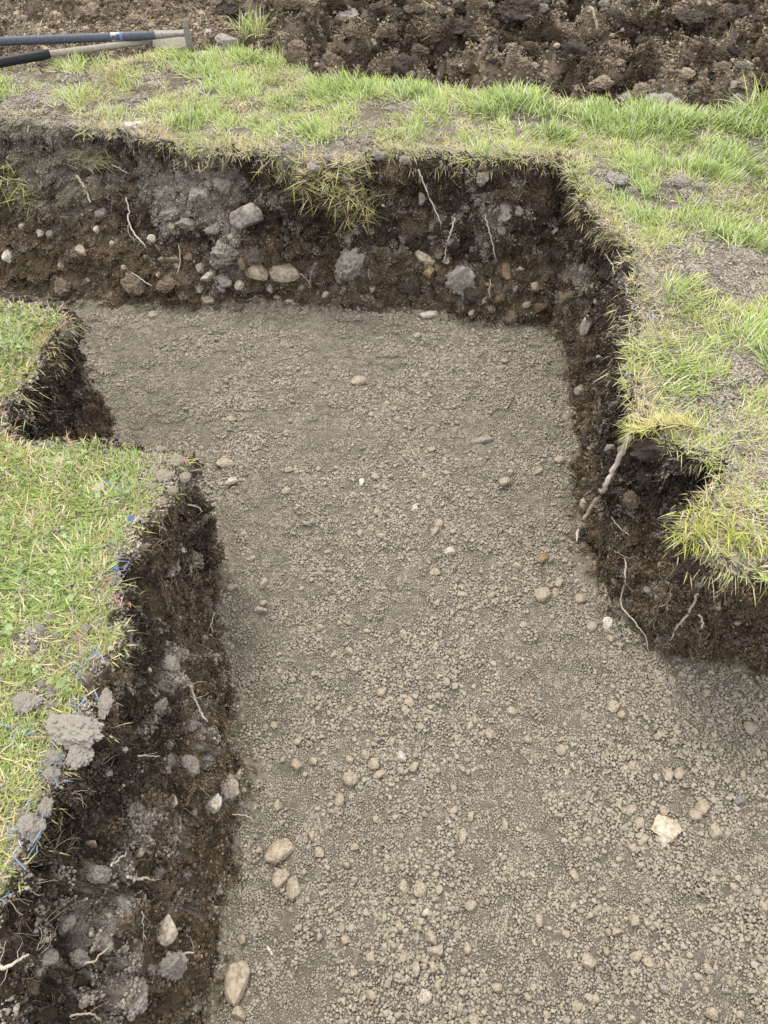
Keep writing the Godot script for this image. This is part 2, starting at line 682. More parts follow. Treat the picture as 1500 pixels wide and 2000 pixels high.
func edge_dist(x: float, z: float) -> float:
	var u := (x - DX0) / DSTEP
	var w := (z - DZ0) / DSTEP
	if u < 0 or w < 0 or u >= DW - 1 or w >= DH - 1:
		return -0.5 if Geometry2D.is_point_in_polygon(Vector2(x, z), st_top) else 0.5
	var i := int(u)
	var j := int(w)
	var fu := u - i
	var fw := w - j
	var k := j * DW + i
	return lerpf(lerpf(dist[k], dist[k + 1], fu), lerpf(dist[k + DW], dist[k + DW + 1], fu), fw)


# ---------------------------------------------------------------- ground

const FAR_EDGE := [[-60.0, -4.2], [-2.9, -4.15], [-2.04, -4.12], [-1.6, -4.28], [-1.17, -4.40], [-0.52, -4.32], [-0.29, -4.08], [0.0, -4.0], [0.23, -4.0], [0.55, -3.92], [0.88, -3.82], [1.47, -3.64], [1.86, -3.72], [3.0, -4.0], [60.0, -4.4]]


func far_edge(x: float) -> float:
	for i in FAR_EDGE.size() - 1:
		if x <= FAR_EDGE[i + 1][0]:
			return lerpf(FAR_EDGE[i][1], FAR_EDGE[i + 1][1], (x - FAR_EDGE[i][0]) / (FAR_EDGE[i + 1][0] - FAR_EDGE[i][0]))
	return -4.4


# 0 on the lawn, 1 on the dug-over soil
func dug(x: float, z: float) -> float:
	var e := far_edge(x) + 0.17 + 0.10 * n_mid.get_noise_2d(x * 0.5, z * 0.5)
	return smoothstep(0.05, -0.05, z - e)


func ground_h(x: float, z: float) -> float:
	var h := lawn_h(x, z)
	var d := dug(x, z)
	if d > 0.0:
		var away := far_edge(x) - z
		var fade := clampf(1.0 - (away - 12.0) / 30.0, 0.15, 1.0)
		var r := 1.0 - absf(n_big.get_noise_2d(x * 0.30 + 0.3 * z, z * 0.8 - 0.15 * x)) * 2.0
		var s := -0.13 + 0.10 * r + 0.09 * n_big.get_noise_2d(x * 1.4 + 30.0, z * 1.4) + 0.11 * n_mid.get_noise_2d(x * 0.8, z * 0.8) + 0.05 * n_fine.get_noise_2d(x * 0.7, z * 0.7)
		s += 0.03 * (-0.6 - n_cell.get_noise_2d(x * 0.8, z * 0.8)) * 2.0
		s += 0.035 * minf(away, 4.0)
		var calm := smoothstep(-0.85, -1.15, x) * smoothstep(0.75, 0.35, away)
		s = lerpf(s, minf(s * 0.35, 0.0) - 0.02, calm)
		h = lerpf(h, s * fade, d)
	return h


func axis(lo: float, hi: float, step: float, end_lo: float, end_hi: float) -> PackedFloat32Array:
	var a := PackedFloat32Array()
	var s := step
	var x := lo
	var left := []
	while x > end_lo:
		s *= 1.3
		x -= s
		left.append(maxf(x, end_lo))
	left.reverse()
	a.append_array(PackedFloat32Array(left))
	var k := int((hi - lo) / step)
	for i in k + 1:
		a.append(lo + (hi - lo) * i / k)
	s = step
	x = hi
	while x < end_hi:
		s *= 1.3
		x += s
		a.append(minf(x, end_hi))
	return a


func soil_colour(x: float, z: float) -> Color:
	var a := n_patch.get_noise_2d(x * 0.8, z * 0.8)
	var b := n_fine.get_noise_2d(x, z)
	var c := mixc(Color(0.062, 0.046, 0.033), Color(0.235, 0.19, 0.142), 0.45 + 2.3 * a + 0.6 * b)
	# dry grey-brown spread towards the tools
	var k := smoothstep(-0.2, -1.1, x + 0.35 * a) * 0.8
	return mixc(c, Color(0.29, 0.235, 0.175), k * (0.75 + 0.6 * b))


func build_ground() -> void:
	var xs := axis(-2.7, 2.7, 0.022, -400.0, 400.0)
	var zs := axis(-6.2, 0.6, 0.022, -400.0, 400.0)
	var w := xs.size()
	var v := PackedVector3Array()
	var c := PackedColorArray()
	var ok := PackedByteArray()
	v.resize(w * zs.size())
	c.resize(v.size())
	ok.resize(v.size())
	for j in zs.size():
		var z := zs[j]
		for i in w:
			var x := xs[i]
			var k := j * w + i
			v[k] = Vector3(x, ground_h(x, z), z)
			ok[k] = 1 if edge_dist(x, z) > 0.05 else 0
			var d := dug(x, z)
			var g := mixc(Color(0.15, 0.125, 0.09), Color(0.27, 0.245, 0.205), 0.5 + n_patch.get_noise_2d(x, z) + 0.5 * n_fine.get_noise_2d(x, z))
			c[k] = vc(mixc(g, soil_colour(x, z), d))
	var idx := PackedInt32Array()
	for j in zs.size() - 1:
		for i in w - 1:
			var k := j * w + i
			if ok[k] and ok[k + 1] and ok[k + w] and ok[k + w + 1]:
				idx.append_array([k, k + 1, k + w, k + 1, k + w + 1, k + w])
	var o := put("ground", mesh_of(v, normals_of(v, idx), idx, c), M.soil)
	tag(o, "bare earth under the lawn and the dug-over soil behind it", "ground", "", "structure")


func floor_h(x: float, z: float) -> float:
	return -DEPTH + 0.020 * n_big.get_noise_2d(x * 0.7 + 5.0, z * 0.7) + 0.010 * n_mid.get_noise_2d(x * 0.8, z * 0.8) + 0.004 * n_fine.get_noise_2d(x, z)


func build_floor() -> void:
	var xs := axis(-2.0, 1.5, 0.012, -3.8, 3.6)
	var zs := axis(-3.1, 0.1, 0.012, -3.8, 0.8)
	var w := xs.size()
	var v := PackedVector3Array()
	var c := PackedColorArray()
	v.resize(w * zs.size())
	c.resize(v.size())
	for j in zs.size():
		for i in w:
			var x := xs[i]
			var z := zs[j]
			v[j * w + i] = Vector3(x, floor_h(x, z) + 0.005 * (-0.5 - n_cell.get_noise_2d(x * 2.2, z * 2.2)), z)
			c[j * w + i] = vc(lum(TAN_SOIL, 0.74 + 0.12 * n_patch.get_noise_2d(x, z) + 0.12 * n_fine.get_noise_2d(x * 1.4, z * 1.4)))  # sheet darker than its crumbs: shade of the gaps put into the colour
	var idx := PackedInt32Array()
	for j in zs.size() - 1:
		for i in w - 1:
			var k := j * w + i
			idx.append_array([k, k + 1, k + w, k + 1, k + w + 1, k + w])
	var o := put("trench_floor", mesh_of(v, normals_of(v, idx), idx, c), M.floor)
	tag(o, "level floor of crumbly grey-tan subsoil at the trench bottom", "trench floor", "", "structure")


# blobs of other soil showing in the walls: photo direction, size in m, colour, strength
const SOIL_BLOBS := [
	[110, 290, 0.26, 0], [60, 330, 0.22, 0], [150, 370, 0.16, 0], [280, 350, 0.12, 0], [200, 510, 0.20, 4], [60, 540, 0.2, 4], [400, 370, 0.16, 1], [350, 400, 0.12, 1], [450, 430, 0.09, 1], [690, 520, 0.07, 1], [450, 500, 0.09, 1], [580, 330, 0.1, 1],
	[980, 410, 0.08, 1], [900, 540, 0.05, 1], [760, 340, 0.10, 4], [1030, 370, 0.12, 2], [1140, 530, 0.07, 1], [1130, 700, 0.12, 2], [1350, 1200, 0.22, 2], [1450, 1190, 0.22, 2], [1230, 1150, 0.14, 2],
	[1200, 460, 0.07, 4], [1230, 540, 0.06, 1], [320, 920, 0.11, 0], [310, 1050, 0.12, 2], [330, 1160, 0.10, 2], [230, 1370, 0.10, 2], [160, 1560, 0.12, 3], [440, 1350, 0.12, 2], [400, 1650, 0.12, 2], [380, 1850, 0.12, 2], [340, 1300, 0.06, 1],
	[290, 1600, 0.05, 1], [180, 1780, 0.07, 1], [250, 1930, 0.06, 1], [350, 1760, 0.05, 1], [120, 740, 0.14, 3], [60, 800, 0.1, 3], [700, 400, 0.10, 3], [600, 430, 0.16, 3],
]


func finish_walls() -> void:
	var blobs := []
	var kinds := [lum(TAN_SOIL, 0.62), GREY_SOIL, BROWN_SOIL, BLACK_SOIL, lum(BROWN_SOIL, 1.3)]
	for b in SOIL_BLOBS:
		blobs.append([wall_at(b[0], b[1])[0], b[2], kinds[b[3]]])
	wall_c.resize(wall_v.size())
	for i in st_top.size():
		for j in rows:
			var k := i * rows + j
			var p := wall_v[k]
			if j < 10:
				wall_c[k] = mixc(Color(0.15, 0.125, 0.09), Color(0.26, 0.235, 0.195), 0.5 + n_patch.get_noise_2d(p.x, p.z) + 0.5 * n_fine.get_noise_2d(p.x, p.z))
				continue
			var v := float(j - 10) / 83.0
			var a := n_patch.get_noise_3dv(p)
			var f := n_fine.get_noise_3dv(p)
			var g := n_mid.get_noise_3dv(p)
			# black topsoil over brown subsoil, the line between them ragged
			var under := smoothstep(-0.06, 0.06, v - 0.54 + 0.45 * a + 0.16 * g + 0.10 * f)
			var c := mixc(lum(BLACK_SOIL, 1.0 + 0.5 * f), lum(BROWN_SOIL, 1.0 + 0.5 * f), under)
			var grey := smoothstep(0.33, 0.37, n_patch.get_noise_3d(p.x * 2.6 + 20.0, p.y * 2.6, p.z * 2.6) + 0.5 * f)
			c = mixc(c, lum(GREY_SOIL, 0.8), grey)
			for b in blobs:
				var d: float = p.distance_to(b[0]) / b[1] + 1.0 * g + 1.1 * f
				if d < 1.0:
					c = mixc(c, lum(b[2], 0.9 + 0.5 * f), smoothstep(1.0, 0.88, d))
			if j >= 88:
				c = mixc(c, lum(TAN_SOIL, 0.8), smoothstep(-0.12, 0.12, (j - 95) / 12.0 + 0.9 * f + 0.5 * g))
			wall_c[k] = c
	var cc := wall_c.duplicate()
	for i in cc.size():
		cc[i] = vc(cc[i])
	var labels := {
		0: "far trench wall of black topsoil over brown stony subsoil", 1: "rough dark side wall of the trench with a long pale root", 2: "brown crumbly wall of the side branch under overhanging turf",
		3: "plain cut soil wall closing the trench ends", 4: "dark crumbly wall below the lawn with blue sprayed grass", 5: "black soil wall of the notch under the clover lawn", 6: "cut soil wall of the far side branch",
	}
	var m := st_top.size()
	var start := 0
	while start < m:
		var end := start
		while end < m and st_kind[end] == st_kind[start]:
			end += 1
		var full := ribbon_indices(start, end)
		var first := start * rows
		var count := (end - start + 1) * rows
		var v := PackedVector3Array()
		var n := PackedVector3Array()
		var c := PackedColorArray()
		for q in count:
			var k := (first + q) % wall_v.size()
			v.append(wall_v[k])
			n.append(wall_n[k])
			c.append(cc[k])
		for q in full.size():
			full[q] = (full[q] - first + wall_v.size()) % wall_v.size()
		tag(put("trench_wall", mesh_of(v, n, full, c), M.soil), labels[st_kind[start]], "trench wall", "", "structure")
		start = end


func frame_of(nrm: Vector3, spin: float) -> Basis:
	var up := Vector3.UP if absf(nrm.y) < 0.95 else Vector3.FORWARD
	var x := up.cross(nrm).normalized()
	var y := nrm.cross(x).normalized()
	return Basis(x, y, nrm).rotated(nrm, spin)


func random_basis() -> Basis:
	return Basis(Quaternion(Vector3(rng.randfn(), rng.randfn(), rng.randfn()).normalized(), rng.randf() * TAU))


# ---------------------------------------------------------------- loose crumbs

func loose(called: String, label: String, category: String, kinds: int, per: Array, mats: Material, shapes: Array) -> void:
	# per: one [transforms, colours] for each shape
	var o := Node3D.new()
	o.name = called
	add_child(o)
	tag(o, label, category, "", "stuff")
	for i in kinds:
		if per[i][0].size():
			scatter("crumbs", shapes[i], mats, per[i][0], per[i][1], o)


func new_piles(k: int) -> Array:
	var per := []
	for i in k:
		var t: Array[Transform3D] = []
		per.append([t, PackedColorArray()])
	return per


func scatter_wall_crumbs() -> void:
	var shapes := []
	for i in 4:
		shapes.append(crumb_patch(0.020, 26, 0.0018, 0.0058, 2.0, 0.42, 0.8, 0.0, 0.3, 0.003))
	for i in 4:
		shapes.append(crumb_patch(0.022, 24, 0.0016, 0.0056, 2.2, 0.14, 0.40, 0.07, 0.3, 0.004))
	shapes.append_array(crumb_shapes)
	var per := new_piles(14)
	var m := st_top.size()
	var visible := PackedInt32Array()
	for i in m:
		if st_kind[i] != 3 and st_top[i].x > -2.1 and st_top[i].x < 2.2 and st_top[i].y < 0.15:
			visible.append(i)
	for q in 112000:
		var i := visible[rng.randi() % visible.size()]
		var j := rng.randi_range(5, rows - 3)
		var k := i * rows + j
		var p := wall_v[k]
		var c := wall_c[k]
		var bright := c.g > 0.13
		var turn := frame_of(wall_n[k], rng.randf() * TAU)
		if q % 3 == 0:
			# a patch, lying flat on the wall
			var lie := Basis(turn.x, turn.z, -turn.y).scaled_local(Vector3.ONE * rng.randf_range(0.7, 1.25))
			var t := rng.randf_range(0.8, 1.2)
			if bright or rng.randf() < 0.45:
				per[q / 3 % 4][0].append(Transform3D(lie, p))
				per[q / 3 % 4][1].append(vc(lum(c, t * 1.7)))
			else:
				var grey := mixc(lum(c, 4.0), lum(GREY_SOIL, 0.9), rng.randf() * 0.35)
				per[4 + q / 3 % 4][0].append(Transform3D(lie, p))
				per[4 + q / 3 % 4][1].append(vc(lum(grey, t)))
			continue
		if rng.randf() > (0.45 if bright else 0.26):
			continue
		var s := 0.0030 + 0.0075 * pow(rng.randf(), 2.4)
		var roll := rng.randf()
		var col := lum(c, rng.randf_range(0.8, 1.5))
		if not bright and roll < 0.16:
			col = lum(GREY_SOIL, rng.randf_range(0.35, 0.85))
		elif not bright and roll < 0.34:
			col = lum(BROWN_SOIL, rng.randf_range(0.6, 1.2))
		elif roll > 0.992:
			col = Color(0.36, 0.33, 0.28)
		var b := random_basis().scaled(Vector3(s, s * rng.randf_range(0.7, 1.1), s * rng.randf_range(0.7, 1.2)))
		var a: Array = per[8 + q % 6]
		a[0].append(Transform3D(b, p + wall_n[k] * s * 0.4))
		a[1].append(vc(col))
	# soil clinging round and over the bedded stones
	for st in WALL_STONES + SMALL_STONES:
		var h := wall_at(st[0], st[1])
		var hp: Vector3 = h[0]
		var hn: Vector3 = (h[1] + (EYE - hp).normalized() * 0.8).normalized()
		var size := metres((st[2] + st[3]) * 0.5, project(hp).z) * 0.5
		var f := frame_of(hn, 0.0)
		var hc := wall_c[nearest_wall(st[0], st[1])]
		for k in 34:
			var ang := rng.randf() * TAU
			var rr := size * rng.randf_range(0.75, 1.15)
			var at := hp + (f.x * cos(ang) + f.y * sin(ang)) * rr + hn * size * (0.55 - 0.5 * rr / size + 0.12 * rng.randf())
			if k % 4 == 0:
				at = hp + (f.x * cos(ang) + f.y * sin(ang)) * rr * 0.5 + hn * size * 0.62
			var cs := 0.0015 + 0.004 * pow(rng.randf(), 2.0)
			per[8 + k % 6][0].append(Transform3D(random_basis().scaled(Vector3.ONE * cs), at))
			per[8 + k % 6][1].append(vc(lum(mixc(hc, GREY_SOIL, rng.randf() * 0.6), rng.randf_range(0.8, 1.5))))
	loose("wall_crumbs", "loose soil crumbs clinging to the trench walls", "soil crumbs", 14, per, M.crumb, shapes)


# a handful of crumbs lying side by side, as one small patch
func crumb_patch(radius: float, count: int, r0: float, r1: float, power: float, t0 := 0.60, t1 := 0.88, specks := 0.0, lift := 0.55, uneven := 0.0) -> ArrayMesh:
	var v := PackedVector3Array()
	var n := PackedVector3Array()
	var c := PackedColorArray()
	var idx := PackedInt32Array()
	var placed := []
	for i in count:
		var r := r0 + (r1 - r0) * pow(rng.randf(), power)
		var spot := Vector2.ZERO
		for attempt in 12:
			var a := rng.randf() * TAU
			spot = Vector2(cos(a), sin(a)) * radius * sqrt(rng.randf())
			var clear := true
			for q in placed:
				if spot.distance_to(Vector2(q.x, q.y)) < (r + q.z) * 0.8:
					clear = false
					break
			if clear:
				break
		placed.append(Vector3(spot.x, spot.y, r))
		var arr := bit_shapes[rng.randi() % 8].surface_get_arrays(0)
		var sv: PackedVector3Array = arr[Mesh.ARRAY_VERTEX]
		var sn: PackedVector3Array = arr[Mesh.ARRAY_NORMAL]
		var si: PackedInt32Array = arr[Mesh.ARRAY_INDEX]
		var turn := random_basis()
		var flat := Vector3(rng.randf_range(0.9, 1.25), rng.randf_range(0.7, 1.0), rng.randf_range(0.85, 1.1)) * r
		var first := v.size()
		var t := 1.0 if rng.randf() < specks else rng.randf_range(t0, t1)
		var col := Color(t, t * rng.randf_range(0.98, 1.02), t * rng.randf_range(0.95, 1.03))
		var rise := r * lift + rng.randf() * uneven
		for k in sv.size():
			v.append(turn * sv[k] * flat + Vector3(spot.x, rise, spot.y))
			n.append((turn * sn[k] / flat).normalized())
			c.append(Color(minf(col.r, 1.0), minf(col.g, 1.0), minf(col.b, 1.0)))
		for k in si:
			idx.append(first + k)
	return mesh_of(v, n, idx, c)


func coarseness(x: float, z: float) -> float:
	var k := n_patch.get_noise_2d(x * 0.55 + 3.0, z * 0.55) + 0.35 * n_mid.get_noise_2d(x * 0.8, z * 0.8)
	return k + 0.22 * smoothstep(-0.9, 0.6, x) - 0.22 * smoothstep(-0.4, -1.2, x)


func scatter_floor_crumbs() -> void:
	var shapes := []
	for i in 5:
		shapes.append(crumb_patch(0.031, 130, 0.0014, 0.0042, 1.6, 0.60, 0.90, 0.0, 0.6, 0.0008))
	for i in 5:
		shapes.append(crumb_patch(0.031, 90, 0.0015, 0.0064, 2.0, 0.60, 0.90, 0.0, 0.7, 0.001))
	shapes.append_array(crumb_shapes)
	var per := new_piles(16)
	var base := PackedVector2Array()
	for i in range(0, st_base.size(), 4):
		base.append(st_base[i] + st_in[i] * 0.03)
	var z := -3.06
	var row := 0
	while z < 0.30:
		var x := -1.8 + (0.026 if row % 2 else 0.0)
		while x < 2.0:
			var px := x + rng.randf_range(-0.009, 0.009)
			var pz := z + rng.randf_range(-0.009, 0.009)
			x += 0.047
			var s := project(Vector3(px, -DEPTH, pz))
			if s.x < -500 or s.x > 2150 or s.y > 2700 or not Geometry2D.is_point_in_polygon(Vector2(px, pz), base):
				continue
			var kind := (5 if rng.randf() < 0.36 + 1.0 * coarseness(px, pz) else 0) + rng.randi() % 5
			var pb := Basis(Vector3.UP, rng.randf() * TAU).scaled_local(Vector3.ONE * rng.randf_range(0.9, 1.15))
			per[kind][0].append(Transform3D(pb, Vector3(px, floor_h(px, pz) - 0.001, pz)))
			per[kind][1].append(vc(lum(TAN_SOIL, rng.randf_range(0.94, 1.06) / 0.74)))
		z += 0.041
		row += 1
	for q in 28000:
		var x := rng.randf_range(-1.75, 1.9)
		z = rng.randf_range(-3.05, 0.30)
		var s := project(Vector3(x, -DEPTH, z))
		if s.x < -500 or s.x > 2150 or s.y > 2700:
			continue
		var coarse := coarseness(x, z)
		if rng.randf() > 0.22 + 0.9 * coarse or not Geometry2D.is_point_in_polygon(Vector2(x, z), base):
			continue
		var r := 0.0038 + 0.0068 * pow(rng.randf(), 2.4)
		var t := rng.randf_range(0.86, 1.14)
		var col := Color(TAN_SOIL.r * t, TAN_SOIL.g * t * rng.randf_range(0.98, 1.02), TAN_SOIL.b * t * rng.randf_range(0.94, 1.05))
		var b := random_basis().scaled(Vector3(r * rng.randf_range(0.9, 1.3), r * rng.randf_range(0.65, 0.95), r))
		var a: Array = per[10 + q % 6]
		a[0].append(Transform3D(b, Vector3(x, floor_h(x, z) + 0.003 + r * 0.4, z)))
		a[1].append(vc(col))
	loose("floor_crumbs", "crumbs of dry grey-tan subsoil covering the trench floor", "soil crumbs", 16, per, M.crumb, shapes)


# bare or dusty spots in the lawn: photo place, radius in m
const BARE := [
	[1430, 525, 0.20], [1370, 500, 0.12], [1390, 790, 0.11], [1460, 730, 0.07], [1190, 350, 0.09], [1330, 360, 0.12], [1440, 340, 0.07], [1255, 400, 0.06], [1440, 1060, 0.08], [790, 215, 0.08], [610, 310, 0.13], [560, 300, 0.08],
	[60, 200, 0.14], [130, 170, 0.10], [300, 160, 0.08], [250, 200, 0.1], [700, 285, 0.09], [850, 300, 0.06], [70, 1235, 0.05], [140, 1290, 0.045], [60, 1370, 0.04], [130, 1420, 0.06], [60, 1600, 0.05], [320, 920, 0.07], [200, 1080, 0.025], [100, 245, 0.13], [20, 250, 0.12], [250, 260, 0.06], [160, 330, 0.05],
	[400, 250, 0.05], [1080, 240, 0.05], [600, 145, 0.05], [1400, 620, 0.03], [1210, 370, 0.07],
]
var bare_at := []


func bareness(x: float, z: float) -> float:
	if bare_at.is_empty():
		for b in BARE:
			var p := on_level(b[0], b[1], 0.0)
			bare_at.append(Vector3(p.x, p.z, b[2]))
	var k := 0.0
	var w := 0.45 * n_mid.get_noise_2d(x, z) + 0.3 * n_fine.get_noise_2d(x, z)
	for b in bare_at:
		var dx: float = x - b.x
		var dz: float = z - b.y
		if absf(dx) > 0.3 or absf(dz) > 0.3:
			continue
		var d: float = sqrt(dx * dx + dz * dz) / b.z
		k = maxf(k, smoothstep(1.15, 0.75, d + w))
	return k


func scatter_ground_crumbs() -> void:
	# dug-over soil
	var shapes := []
	for i in 4:
		shapes.append(crumb_patch(0.035, 30, 0.0022, 0.0085, 2.6, 0.30, 0.72, 0.03, 0.25, 0.005))
	shapes.append_array(crumb_shapes)
	shapes.append_array(clod_shapes)
	var per := new_piles(15)
	for q in 52000:
		var x := rng.randf_range(-2.7, 2.7)
		var z := -3.4 - 2.8 * pow(rng.randf(), 1.2)
		if dug(x, z) < 0.4:
			continue
		var p := Vector3(x, ground_h(x, z), z)
		var c := lum(soil_colour(x, z), rng.randf_range(0.65, 1.4))
		if q % 4 == 0:
			var nx := ground_h(x - 0.02, z) - ground_h(x + 0.02, z)
			var nz := ground_h(x, z - 0.02) - ground_h(x, z + 0.02)
			var f := frame_of(Vector3(nx, 0.04, nz).normalized(), rng.randf() * TAU)
			per[q / 4 % 4][0].append(Transform3D(Basis(f.x, f.z, -f.y).scaled_local(Vector3.ONE * rng.randf_range(0.8, 1.4)), p))
			per[q / 4 % 4][1].append(vc(lum(c, 1.7)))
			continue
		var s := 0.0045 + 0.014 * pow(rng.randf(), 3.2)
		if rng.randf() < 0.05:
			c = lum(GREY_SOIL, rng.randf_range(0.7, 1.1))
		var a: Array = per[4 + q % 6]
		a[0].append(Transform3D(random_basis().scaled(Vector3(s, s * 0.8, s * 1.1)), p + Vector3.UP * s * 0.4))
		a[1].append(vc(c))
	for q in 3400:
		var x := rng.randf_range(-2.7, 2.7)
		var z := -3.45 - 2.7 * rng.randf()
		if dug(x, z) < 0.7 or (x < -0.9 and z > -4.75):
			continue
		var s := 0.010 + 0.040 * pow(rng.randf(), 3.0)
		per[10 + q % 5][0].append(Transform3D(random_basis().scaled(Vector3(s * 1.2, s * 0.8, s)), Vector3(x, ground_h(x, z) + s * 0.2, z)))
		per[10 + q % 5][1].append(vc(lum(soil_colour(x, z), rng.randf_range(0.5, 1.2))))
	loose("dug_soil_crumbs", "broken dark soil and grit strewn over the dug ground behind the lawn", "loose soil", 15, per, M.crumb, shapes)
	# dry dirt between the grass
	var dirt := []
	for i in 4:
		dirt.append(crumb_patch(0.022, 34, 0.0016, 0.0056, 2.0, 0.55, 0.9, 0.03, 0.5, 0.002))
	dirt.append_array(crumb_shapes)
	per = new_piles(10)
	for q in 70000:
		var x := rng.randf_range(-2.3, 2.3)
		var z := rng.randf_range(-4.5, 0.3)
		var e := edge_dist(x, z)
		if e < 0.01 or dug(x, z) > 0.5:
			continue
		var b := bareness(x, z)
		if rng.randf() > 0.16 + 0.9 * b + (0.4 if e < 0.05 else 0.0):
			continue
		var c := lum(mixc(GREY_SOIL, TAN_SOIL, rng.randf() * 0.7), rng.randf_range(0.85, 1.25))
		if q % 2 == 0:
			per[q / 2 % 4][0].append(Transform3D(Basis(Vector3.UP, rng.randf() * TAU).scaled_local(Vector3.ONE * rng.randf_range(0.7, 1.2)), Vector3(x, lawn_h(x, z) - 0.001, z)))
			per[q / 2 % 4][1].append(vc(lum(c, 1.35)))
			continue
		var s := 0.0030 + 0.0065 * pow(rng.randf(), 2.6)
		var a: Array = per[4 + q % 6]
		a[0].append(Transform3D(random_basis().scaled(Vector3(s, s * 0.8, s)), Vector3(x, lawn_h(x, z) + s * 0.6, z)))
		a[1].append(vc(c))
	loose("lawn_dirt", "dry grey dirt crumbs spilled on the bare spots of the lawn", "loose soil", 10, per, M.crumb, dirt)


# ---------------------------------------------------------------- stones

func metres(size_px: float, depth: float) -> float:
	return size_px * depth * tan(deg_to_rad(FOV * 0.5)) / 1000.0


# [x, y, width, height, tone, shape (0 round, 1 angular, 2 clod), label]; tones index M.stone, or M.clod for clods
const WALL_STONES := [
	[76, 455, 22, 18, 0, 1, "small pale angular stone in the far wall beneath hanging grass"], [100, 459, 20, 14, 1, 1, ""], [22, 503, 32, 20, 0, 1, ""], [152, 490, 24, 26, 2, 0, ""], [195, 420, 24, 20, 1, 1, ""], [190, 448, 20, 12, 0, 1, ""], [220, 478, 12, 18, 0, 1, ""], [302, 467, 20, 22, 0, 1, "pale angular stone beside the tip of a forked root in the far wall"],
	[328, 505, 40, 18, 2, 1, ""], [358, 347, 18, 26, 5, 1, ""], [486, 425, 58, 84, 1, 1, "large grey slab-like stone standing upright in the far wall"], [440, 500, 64, 46, 2, 2, ""], [500, 532, 54, 38, 2, 0, "tan boulder at the end of the stone cluster in the far wall"], [465, 553, 36, 22, 0, 0, "flat pale stone lowest in the stone cluster of the far wall"], [447, 545, 34, 26, 1, 0, ""], [405, 536, 36, 18, 0, 0, ""],
	[557, 537, 60, 44, 2, 0, "rounded tan cobble sticking out of the far wall beside the stone cluster"], [407, 584, 38, 24, 2, 0, "tan stone at the foot of the far wall below the stone cluster"], [637, 578, 22, 14, 0, 1, ""], [560, 584, 18, 8, 0, 1, ""], [392, 520, 20, 18, 1, 0, ""], [260, 241, 44, 24, 0, 1, "pale flat stone lying on the lip of the far wall"], [254, 287, 14, 14, 5, 1, ""],
	[827, 508, 44, 24, 2, 1, "pale ochre stone flake in the far wall below two thin roots"], [838, 533, 40, 24, 7, 1, ""], [957, 556, 12, 38, 7, 1, "narrow ochre stone standing on end in the far wall"], [972, 577, 28, 24, 4, 0, ""], [987, 530, 34, 22, 7, 1, ""], [1020, 527, 12, 22, 0, 1, ""], [1063, 605, 32, 36, 4, 0, ""], [920, 610, 18, 12, 2, 0, ""], [860, 325, 16, 22, 1, 1, ""],
	[1085, 452, 18, 16, 0, 1, ""], [1147, 632, 26, 46, 0, 1, "pale elongated stone in the dark side wall near the far corner"], [1137, 985, 16, 24, 0, 0, "pale stone at the foot of the side wall beside the long root"], [1360, 1140, 14, 24, 1, 1, ""], [1215, 880, 20, 16, 5, 1, ""],
	[240, 1282, 22, 18, 1, 1, ""], [334, 1295, 44, 42, 1, 1, "grey stone above a drooping root in the near wall"], [420, 1280, 24, 24, 0, 1, "grey-white chip at the foot of the near wall"], [440, 1535, 50, 56, 3, 0, "white rounded stone sticking out at the foot of the near wall"], [408, 1562, 36, 50, 0, 1, "grey-white stone leaning against the white rounded stone"], [470, 1506, 22, 28, 2, 0, ""], [402, 1482, 28, 26, 5, 1, "bluish grey stone above the white rounded stone in the near wall"],
	[312, 1808, 60, 62, 3, 1, "pale angular broken stone jutting from the near wall"], [200, 1842, 42, 58, 1, 0, "grey oval stone set in the near wall"], [93, 1866, 36, 36, 1, 0, "grey rounded stone set in the near wall beside the oval one"], [428, 1737, 16, 36, 1, 1, ""], [152, 1550, 12, 12, 0, 1, ""], [282, 1062, 34, 36, 0, 1, "pale grey stone at the top edge of the near wall"], [355, 1078, 14, 12, 0, 1, ""], [345, 1110, 12, 12, 1, 1, ""],
	[250, 1225, 12, 14, 0, 1, ""], [280, 1310, 18, 14, 0, 1, ""],
]

